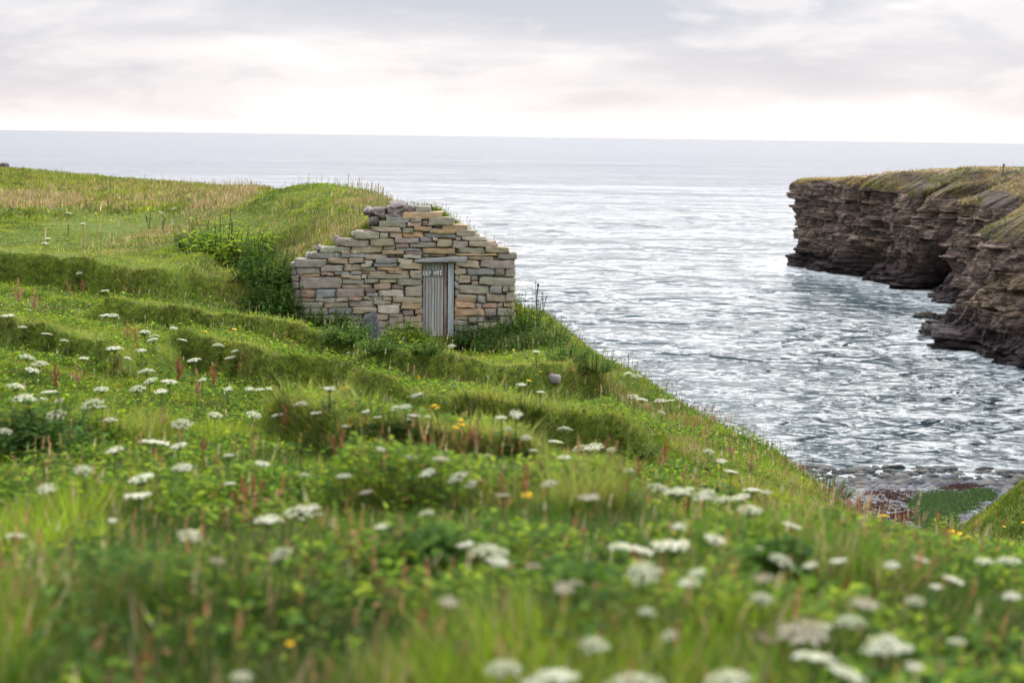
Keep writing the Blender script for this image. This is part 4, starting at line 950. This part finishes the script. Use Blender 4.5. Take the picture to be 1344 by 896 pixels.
# ------------------------------------------------------------------ uncountable ground cover
def leaf_cover(n, y0, y1, sz, seed, thr, label, zr_=(.02, .12)):
    X, Y, r = scatter(n, y0, y1, seed, 2.4, 1.2); Z = HG(X, Y); e = sdist(X, Y, EDGE)
    pt = fbm(X*.8+3, Y*.8, 411, 3)+.25*(fbm(X*3, Y*3, 413, 2)-.5)
    zx, zy = slope(X, Y)
    px, py, dry, crop, nz, nz2 = zones(X, Y, Z)
    ok = (pt+r.normal(0, .05, len(X)) > thr-.1*(np.abs(zy) > .4)) & (Z > 0.125*(57.8-Y)+.3) & ~HUTBOX(X, Y) & (e < 5) & (crop < .3); X, Y, Z, pt = X[ok], Y[ok], Z[ok], pt[ok]; n = len(X)
    Z = Z+r.uniform(*zr_, n); az = r.uniform(0, 6.28, n); el = r.uniform(-.1, .7, n)
    d = np.stack([np.cos(az)*np.cos(el), np.sin(az)*np.cos(el), np.sin(el)], 1); s_ = np.stack([-np.sin(az), np.cos(az), r.uniform(-.3, .3, n)], 1)
    L = (sz*np.exp(np.clip(r.normal(-.1, .4, n), -1, .45)))[:, None]; P = np.stack([X, Y, Z], 1); w_ = L*.27; u = np.array([0, 0, 1.])
    V = np.stack([P, P+d*L*.4+s_*w_+u*L*.08, P+d*L*.45, P+d*L*.4-s_*w_+u*L*.08, P+d*L-u*L*.12], 1)
    T = np.array([(0, 1, 2), (0, 2, 3), (1, 4, 2), (2, 4, 3)])[None]+(np.arange(n)*5)[:, None, None]
    pal = np.array([(.045, .10, .010), (.10, .19, .012), (.16, .26, .016), (.25, .33, .02), (.06, .13, .018), (.21, .12, .05)]); ki = r.choice(6, n, p=[.27, .25, .18, .14, .12, .04])
    c = pal[ki]*r.uniform(.6, 1.45, (n, 1))
    o = np_mesh('ground_cover', V.reshape(-1, 3), T.reshape(-1, 3), [M_LEAF], np.repeat(c[:, None], 5, 1).reshape(-1, 3)); tag(o, label, 'plants', kind='stuff')
leaf_cover(210000, 2.0, 8, .046, 611, .49, 'broad leaved herbs low in the near grass', (.05, .26))
leaf_cover(175000, 8, 20, .050, 612, .47, 'broad leaved herbs in the grass of the slope', (.02, .14))
leaf_cover(90000, 20, 42, .065, 613, .47, 'leafy herbs between the grass around the hut', (.01, .10))
def specks(n, y0, y1, seed, hgt_, sz, cols, label, name, mask, stemw=.0035, tall=1):
    X, Y, r = scatter(n, y0, y1, seed, 1.2, 1.3); Z = HG(X, Y); e = sdist(X, Y, EDGE)
    px, py, dry, crop, nz, nz2 = zones(X, Y, Z)
    ok = (Z > 0.125*(57.8-Y)+.3) & ~HUTBOX(X, Y) & (e < 5) & (r.rand(n) < mask(px, py, dry, nz, nz2, e)); X, Y, Z = X[ok], Y[ok], Z[ok]; n = len(X)
    if not n: return
    Lh = hgt_*r.uniform(.6, 1.3, n); lx = r.normal(.04, .10, n)*Lh; ly = r.normal(0, .10, n)*Lh
    wv = np.maximum(stemw, Y*.00035)
    B = np.stack([X, Y, Z], 1); Tp = np.stack([X+lx, Y+ly, Z+Lh], 1); az = r.uniform(-.6, .6, n); s_ = np.stack([np.cos(az), np.sin(az), az*0], 1)*wv[:, None]/2
    V = [B-s_, B+s_, Tp+s_*.6, Tp-s_*.6]
    c0 = np.array(cols)[r.randint(len(cols), size=n)]*r.uniform(.7, 1.25, (n, 1))
    S = (sz*r.uniform(.6, 1.3, n))[:, None]; T0 = [(0, 1, 2), (0, 2, 3)]
    K = 5
    for k in range(K):   # small plates up the head
        a = r.uniform(0, 6.28, n); f = k/(K-1)
        ctr = Tp+np.stack([lx*.2*f, ly*.2*f, np.zeros(n)], 1)+np.array([0, 0, 1.])*(S*(f-.3)*2.0*tall); h = np.stack([np.cos(a), np.sin(a), r.uniform(-.5, .5, n)], 1)*S*.55*(1-.5*f); v_ = np.stack([-np.sin(a)*.3, np.cos(a)*.3, np.ones(n)*.8*tall], 1)*S*.6
        b_ = len(V); V += [ctr-h, ctr-v_, ctr+h, ctr+v_]; T0 += [(b_, b_+1, b_+2), (b_, b_+2, b_+3)]
    nv = len(V); V = np.stack(V, 1); T = np.array(T0)[None]+(np.arange(n)*nv)[:, None, None]
    c = np.repeat(c0[:, None], nv, 1); c[:, :4] = np.array((.16, .17, .06))
    o = np_mesh(name, V.reshape(-1, 3), T.reshape(-1, 3), [M_FLOWER], c.reshape(-1, 3)); tag(o, label, 'plants', kind='stuff')
PALE = [(.42, .37, .28), (.34, .27, .2), (.5, .47, .4)]
def patch(label, cols, spots, n, sz, hgt_, seed):
    r = RS(seed); P = []
    for px, py, rx, ry in spots:
        q = hit(px, py, .15); q2 = hit(px+rx, py, .15); q3 = hit(px, py-ry, .15); c0 = np.array(q); u = r.normal(0, .5, (n, 2)); P.append(c0+u[:, :1]*(np.array(q2)-c0)+u[:, 1:]*(np.array(q3)-c0))
    P = np.concatenate(P); b = Bag(); Z = HG(P[:, 0], P[:, 1])
    n = len(P); zz = Z+hgt_*r.uniform(.2, 1, n)*(.6+.8*fbm(P[:, 0]*5, P[:, 1]*5, 6, 2)); az = r.uniform(0, 6.28, n); el = r.uniform(-.5, .4, n)
    d = np.stack([np.cos(az)*np.cos(el), np.sin(az)*np.cos(el), np.sin(el)], 1); s_ = np.stack([-np.sin(az), np.cos(az), r.uniform(-.3, .3, n)], 1); L = (sz*r.uniform(.6, 1.4, n))[:, None]; P = np.c_[P, zz]; u = np.array([0, 0, 1.])
    V = np.stack([P, P+d*L*.3+s_*L*.26+u*L*.08, P+d*L*.4, P+d*L*.3-s_*L*.26+u*L*.08, P+d*L-u*L*.15], 1); T = np.array([(0, 1, 2), (0, 2, 3), (1, 4, 2), (2, 4, 3)])[None]+(np.arange(n)*5)[:, None, None]
    c = np.array(cols)[r.randint(len(cols), size=n)]*r.uniform(.6, 1.4, (n, 1)); o = np_mesh('nettles', V.reshape(-1, 3), T.reshape(-1, 3), [M_LEAF], np.repeat(c[:, None], 5, 1).reshape(-1, 3)); tag(o, label, 'nettles', kind='stuff')
patch('dark green nettles in low beds in the near grass', [(.03, .08, .010), (.05, .115, .013), (.075, .15, .016)], [(150, 765, 60, 36), (100, 790, 50, 30), (60, 580, 60, 22), (560, 745, 50, 18), (760, 790, 50, 18), (1020, 770, 50, 14)], 520, .06, .27, 63)
specks(9000, 5, 42, 701, .22, .014, PALE, 'thin seeding grass stalks with pale heads', 'seeding_grass', lambda px, py, dry, nz, nz2, e: .12+.5*dry+.35*(e > -.9)+.1*(nz2 > .55), tall=1.6)
specks(6000, 24, 90, 702, .30, .04, [(.33, .26, .19), (.36, .25, .19), (.40, .34, .22)], 'dry seeding grass on the headland meadow', 'seeding_grass', lambda px, py, dry, nz, nz2, e: .05+.9*dry, tall=1.6)
specks(3000, 12, 34, 703, .14, .018, [(.55, .55, .5), (.5, .42, .4), (.6, .6, .55)], 'tiny pale wildflowers dotted over the banks', 'wildflowers', lambda px, py, dry, nz, nz2, e: .10+.35*(nz > .55), tall=.4)
specks(2600, 10, 32, 704, .26, .02, [(.10, .07, .05), (.16, .10, .07), (.28, .15, .09)], 'brown seeding weeds along the edge above the sea', 'seeding_weeds', lambda px, py, dry, nz, nz2, e: .9*(e > -.5)+.04, tall=1.2)
specks(9000, 13, 32, 706, .20, .022, [(.34, .17, .11), (.40, .25, .18), (.30, .12, .08), (.42, .34, .26)], 'rusty and pinkish flowering weeds in a band along the slope edge', 'seeding_weeds', lambda px, py, dry, nz, nz2, e: .8*(e > -2.4)*(e < -.5)*(nz2 > .42)+.02, tall=1.3)
specks(1800, 3, 9, 705, .30, .012, [(.38, .2, .12), (.45, .4, .28), (.3, .13, .08)], 'rusty and pale seeding stalks in the near grass', 'seeding_grass', lambda px, py, dry, nz, nz2, e: .5+0*px, tall=2)
# ------------------------------------------------------------------ beach
X = RS(81).uniform(1, 25, 12000); Y = RS(82).uniform(34, 60.5, 12000); Z = HG(X, Y); ok = (Z < 0.125*(57.8-Y)+.12) & ((Y < 58) | (RS(84).rand(12000) < .35)); X, Y, Z = X[ok], Y[ok], Z[ok]; n = len(X); r = RS(83)
V0, T0 = CS3; V0 = V0/np.linalg.norm(V0, axis=1, keepdims=True)
S = np.stack([r.uniform(.08, .26, n), r.uniform(.07, .20, n), r.uniform(.04, .10, n)], 1)*(r.uniform(.5, 1.3, n)*(1+.5*(Y > 56.3)))[:, None]; Z = np.where(Y > 58, -.02, Z)
az = r.uniform(0, 6.28, n); P = V0[None]*(1+.25*(r.rand(n, len(V0), 1)-.5))*S[:, None]
x = P[..., 0]*np.cos(az)[:, None]-P[..., 1]*np.sin(az)[:, None]; y = P[..., 0]*np.sin(az)[:, None]+P[..., 1]*np.cos(az)[:, None]; P = np.stack([x, y, P[..., 2]], -1)+np.stack([X, Y, Z], 1)[:, None]
pal = np.array([(.085, .095, .12), (.125, .135, .165), (.06, .065, .08), (.19, .20, .225), (.10, .065, .07)]); cc = pal[r.choice(5, n, p=[.32, .3, .18, .12, .08])]
wet = sst(Y, 54, 57.5)[:, None]; cc = cc*(1-.65*wet)
T = T0[None]+(np.arange(n)*len(V0))[:, None, None]
o = np_mesh('pebbles', P.reshape(-1, 3), T.reshape(-1, 4), [M_BOULDER], np.repeat(cc[:, None], len(V0), 1).reshape(-1, 3)); tag(o, 'blue grey cobbles covering the small beach', 'pebbles', kind='stuff')
def beach_at(px, py):
    d = ray(px, py); Yb = np.linspace(30, 75, 900); i = np.argmax(14+d[2]*Yb < np.maximum(HG(d[0]*Yb, Yb), -.1)); return d[0]*Yb[i], Yb[i]
BL = [(1183,630,.62,.45,.42,'large domed grey boulder at the water line, left of the two'),(1244,630,.75,.5,.36,'large domed grey boulder at the water line, right of the two'),(1158,640,.4,.3,.2,'grey boulder on the beach left of the domed boulder'),(1218,638,.35,.3,.2,'grey boulder on the beach between the two domed boulders'),
 (1282,636,.5,.4,.26,'grey boulder on the upper right of the beach'),(1300,644,.6,.4,.25,'flat grey boulder at the right side of the beach'),(1210,624,.4,.3,.16,'dark wet rock in the shallows above the domed boulders'),(1262,624,.55,.35,.2,'dark wet rock in the shallows right of centre'),(1140,626,.6,.3,.16,'long dark wet rock at the left of the water line'),
 (1200,617,.35,.25,.14,'small dark rock out in the wash'),(1112,619,.5,.3,.14,'dark rock at the left end of the wash'),(1180,675,.3,.25,.14,'pale stone in the red weed low on the beach'),(1272,650,.4,.3,.2,'grey boulder above the green patch on the beach'),(1300,622,.45,.3,.18,'dark wet rock at the right end of the wash')]
for i, (px, py, a, b, c_, lab) in enumerate(BL):
    p = beach_at(px, py); dark = 'dark' in lab
    lone_stone(px, py, (a*.55, b*.6, c_*.6), np.array((.11, .12, .145))*(.3 if dark else 1.0), lab, 'beach_boulder', 'boulder', rz=r.uniform(-.5, .5), mat=M_BOULDER, pos=p, ball=True)
for (px, py, a, b, c_, lab) in [(1232,438,2.0,1.1,.55,'dark low rock in the water at the foot of the near cliff, outer one'),(1250,446,1.7,1.2,.7,'dark rock in the water against the near cliff'),(1216,418,1.4,.7,.35,'dark flat skerry in the foam off the near cliff')]:
    d = ray(px, py); Yb = -14/d[2]; X_ = d[0]*Yb
    bg_ = Bag(); V, T = stone((0, 0, c_*.3), (a*.6, b*.7, c_*.75), RS(int(px)), .3, .3, cube_sphere(9)); bg_.add(V, T, (.05, .04, .04)); o = bg_.build('sea_rock', [M_BOULDER]); o.location = (X_, Yb, 0); tag(o, lab, 'rock')
def mat_(n, cols, area, seed, hgt, lab, name, L, kindn):
    r = RS(seed); X = []; Y = []
    for (px, py, rx, ry, k) in area:
        c0 = np.array(beach_at(px, py)); cx = np.array(beach_at(px+rx, py))-c0; cy = np.array(beach_at(px, py-ry))-c0
        u = r.normal(0, .45, (int(n*k), 2)); u = u[np.hypot(*u.T) < 1.1]; q = c0+u[:, :1]*cx+u[:, 1:]*cy; X.append(q[:, 0]); Y.append(q[:, 1])
    X = np.concatenate(X); Y = np.concatenate(Y); Z = HG(X, Y); n = len(X)
    col = np.array(cols)[r.randint(len(cols), size=n)]*r.uniform(.6, 1.4, (n, 1))
    V, T, c = blades(X, Y, Z+r.uniform(0, hgt, n), L*r.uniform(.6, 1.4, n), r.uniform(.03, .06, n), r.uniform(0, 6.28, n), r.uniform(.2, .8, n), 0*X, 0*Y, r.uniform(.2, .8, n), col, 2)
    o = np_mesh(name, V, T, [M_LEAF], c); tag(o, lab, kindn, kind='stuff')
mat_(9000, [(.05, .10, .025), (.07, .13, .035), (.04, .08, .03)], [(1240, 662, 45, 15, 1), (1228, 684, 28, 12, .7), (1285, 652, 24, 8, .3)], 91, .05, 'green plants spreading over the cobbles of the beach', 'beach_grass', .18, 'plants')
mat_(2600, [(.065, .03, .032), (.045, .022, .028), (.09, .045, .04)], [(1265, 642, 30, 5, .8), (1170, 650, 40, 6, .5), (1150, 668, 34, 8, .6), (1200, 660, 30, 5, .4), (1185, 678, 24, 8, .5)], 92, .03, 'dark red seaweed strewn on the beach cobbles', 'seaweed', .12, 'seaweed')
# ------------------------------------------------------------------ post on the cliff, far rock
from mathutils.bvhtree import BVHTree
bm_ = BVHTree.FromPolygons([tuple(v) for v in VV.reshape(-1, 3)[:, :]], [tuple(q) for q in grid_tris(nr, nc)])
def on_cliff(px, py):
    d = Vector(ray(px, py)).normalized(); return bm_.ray_cast(Vector(CAM), d)[0]
q = None
for yy in (229, 231, 233, 236, 240):
    q = on_cliff(1316, yy)
    if q: break
if q is None: q = Vector(at(1316, 230, 140))
TV = VV[nv+1:nv+26]; rr_ = RS(77); nT = 90000
ki = rr_.randint(TV.shape[0]-1, size=nT); ci = rr_.randint(TV.shape[1]-1, size=nT); fa, fb = rr_.rand(nT)[:, None], rr_.rand(nT)[:, None]
PT = (TV[ki, ci]*(1-fa)+TV[ki, ci+1]*fa)*(1-fb)+(TV[ki+1, ci]*(1-fa)+TV[ki+1, ci+1]*fa)*fb
kp = (PT[:, 0] < PT[:, 1]*.5+4) & (PT[:, 1] < 178) & ((ki > 5) | (fbm(PT[:, 0]*.5, PT[:, 1]*.5, 9, 3) > .5)); PT = PT[kp]; nT = len(PT)
gg = fbm(PT[:, 0]*.2, PT[:, 1]*.2, 19, 3)[:, None]; ct_ = np.where(gg > .52, np.array([[.11, .13, .035]]), np.array([[.30, .235, .13]]))*rr_.uniform(.6, 1.3, (nT, 1))
V, T, c = blades(PT[:, 0], PT[:, 1], PT[:, 2]-.03, rr_.uniform(.15, .42, nT), rr_.uniform(.05, .11, nT), rr_.uniform(0, 6.28, nT), rr_.uniform(.2, .7, nT), 0*fa[:nT, 0], 0*fa[:nT, 0], rr_.uniform(.2, .7, nT), ct_, 2)
tag(np_mesh('clifftop_grass', V, T, [M_GRASS], c), 'dry tan and olive turf along the top of the far cliff', 'grass', kind='stuff')
b = Bag(); tube(b, [(0, 0, -.2), (.02, 0, .5), (.05, 0, .78)], [.06, .055, .055], (.05, .055, .06), 8); tube(b, [(.05, 0, .76), (.055, 0, .80), (.06, 0, .96), (.06, 0, 1.0)], [.05, .10, .10, .03], (.03, .035, .04), 8)
m, nt = newmat('dark_post'); principled(nt, (.04, .045, .05), .7, .3, noise(nt, geopos(nt), 25, 4), .4, .01)
o = b.build('marker_post', [m]); o.location = q; tag(o, 'short dark post with a knob top on the far cliff top', 'post')
p = at(0, 219, 210); b = Bag(); V, T = stone((0, 0, 0), (3.2, 2.5, 1.6), RS(3), .8, .5, cube_sphere(9)); b.add(V, T, (.10, .09, .09)); d = ray(2, 221); Yb = -14/d[2]; o = b.build('sea_rock', [M_BOULDER]); o.location = (d[0]*Yb-1, Yb, .2); tag(o, 'dark skerry in the open sea off the far left headland', 'rock')
# ------------------------------------------------------------------ light, sky, camera
w = bpy.data.worlds.new("World"); scene.world = w; w.use_nodes = True; nt = w.node_tree; nt.nodes.clear()
SUN_EL, SUN_AZ = math.radians(40), math.radians(72)   # on the right, a little ahead of the viewer
sky = N(nt, 'ShaderNodeTexSky', sky_type='NISHITA', sun_disc=False, sun_elevation=SUN_EL, sun_rotation=SUN_AZ)
d = N(nt, 'ShaderNodeTexCoord').outputs['Generated']
sep = N(nt, 'ShaderNodeSeparateXYZ'); link(nt, d, sep.inputs[0]); zc = sep.outputs[2]
mp = mapping(nt, d, (1, 1, 4.6)); 
cn = noise(nt, mp, 3.1, 9, .52, .25); cn2 = noise(nt, mapping(nt, d, (1, 1, 7)), 9, 6, .55)
cc = math_(nt, 'ADD', math_(nt, 'MULTIPLY', cn, .85), math_(nt, 'MULTIPLY', cn2, .15))
# grey cloud deck sits above a clear bright band on the horizon
el = N(nt, 'ShaderNodeMapRange', inp={1: 0.000, 2: 0.038, 3: -.17, 4: .06}); link(nt, zc, el.inputs[0])
cm = ramp(nt, [(.42, 0), (.47, .45), (.52, .75), (.62, 1)]); link(nt, math_(nt, 'ADD', cc, el.outputs[0]), cm.inputs[0])
BR = (10.2, 9.5, 9.3); 
warm = N(nt, 'ShaderNodeMapRange', inp={1: 0.0, 2: 0.09, 3: 0, 4: 1}); link(nt, zc, warm.inputs[0])
grey = mix(nt, warm.outputs[0], (7.9, 7.25, 7.45), (5.8, 5.95, 6.6))
gapn = ramp(nt, [(.50, 0), (.60, 1)]); link(nt, noise(nt, mapping(nt, d, (1, 1, 3.4)), 6.5, 8, .55, .4), gapn.inputs[0])
grey = mix(nt, math_(nt, 'MULTIPLY', gapn.outputs[0], .75), grey, (8.9, 8.4, 8.4))
low = mix(nt, cm.outputs[0], BR, grey)
hi = N(nt, 'ShaderNodeMapRange', inp={1: 0.10, 2: 0.22, 3: 0, 4: 1}, interpolation_type='SMOOTHSTEP'); link(nt, zc, hi.inputs[0])
over = mix(nt, cn, (20, 20, 20.5), (14, 14, 14.5))
# broad glow added to the unseen sky above the view to brighten the sea
GD = (math.sin(math.radians(6))*math.cos(math.radians(30)), math.cos(math.radians(6))*math.cos(math.radians(30)), math.sin(math.radians(30)))
dp = N(nt, 'ShaderNodeVectorMath', operation='DOT_PRODUCT'); link(nt, d, dp.inputs[0]); dp.inputs[1].default_value = GD
gl = math_(nt, 'POWER', math_(nt, 'MAXIMUM', dp.outputs['Value'], 0), 3.6)
over = mix(nt, gl, over, (60, 58.5, 57.7))
cl_ = mix(nt, hi.outputs[0], low, over)
tot = mix(nt, .9, sky.outputs[0], cl_)
# below the horizon
bl = N(nt, 'ShaderNodeMapRange', inp={1: -.02, 2: -.0005, 3: 0, 4: 1}); link(nt, zc, bl.inputs[0])
tot = mix(nt, bl.outputs[0], (6, 6.3, 6.8), tot)
bg = N(nt, 'ShaderNodeBackground', inp={1: .1}); link(nt, tot, bg.inputs[0])
o = N(nt, 'ShaderNodeOutputWorld'); link(nt, bg.outputs[0], o.inputs[0])
w.cycles.sampling_method = 'MANUAL'; w.cycles.sample_map_resolution = 512

sl = bpy.data.lights.new('sun', 'SUN'); sl.energy = 1.2; sl.angle = math.radians(18); sl.color = (1, .93, .85)
so = bpy.data.objects.new('sun', sl); C.objects.link(so); so['kind'] = 'helper'
sd = Vector((math.sin(SUN_AZ)*math.cos(SUN_EL), math.cos(SUN_AZ)*math.cos(SUN_EL), math.sin(SUN_EL)))
so.rotation_euler = sd.to_track_quat('Z', 'Y').to_euler(); so.location = (0, 40, 60)

cd = bpy.data.cameras.new('camera'); co = bpy.data.objects.new('camera', cd); C.objects.link(co)
co.matrix_world = Matrix.Translation(Vector(CAM)) @ Matrix(RC.tolist()).to_4x4()
cd.sensor_width = 36; cd.lens = 50.0; cd.sensor_fit = 'HORIZONTAL'; cd.clip_start = .05; cd.clip_end = 60000
cd.dof.use_dof = True; cd.dof.focus_distance = 28.5; cd.dof.aperture_fstop = 1.75
scene.camera = co
scene.view_settings.view_transform = 'Standard'; scene.view_settings.look = 'None'; scene.view_settings.exposure = 0.22; scene.view_settings.gamma = 1
cy = scene.cycles; cy.max_bounces = 6; cy.diffuse_bounces = 3; cy.glossy_bounces = 3; cy.transmission_bounces = 3; cy.use_denoising = True
cy.caustics_reflective = False; cy.caustics_refractive = False; cy.sample_clamp_indirect = 4
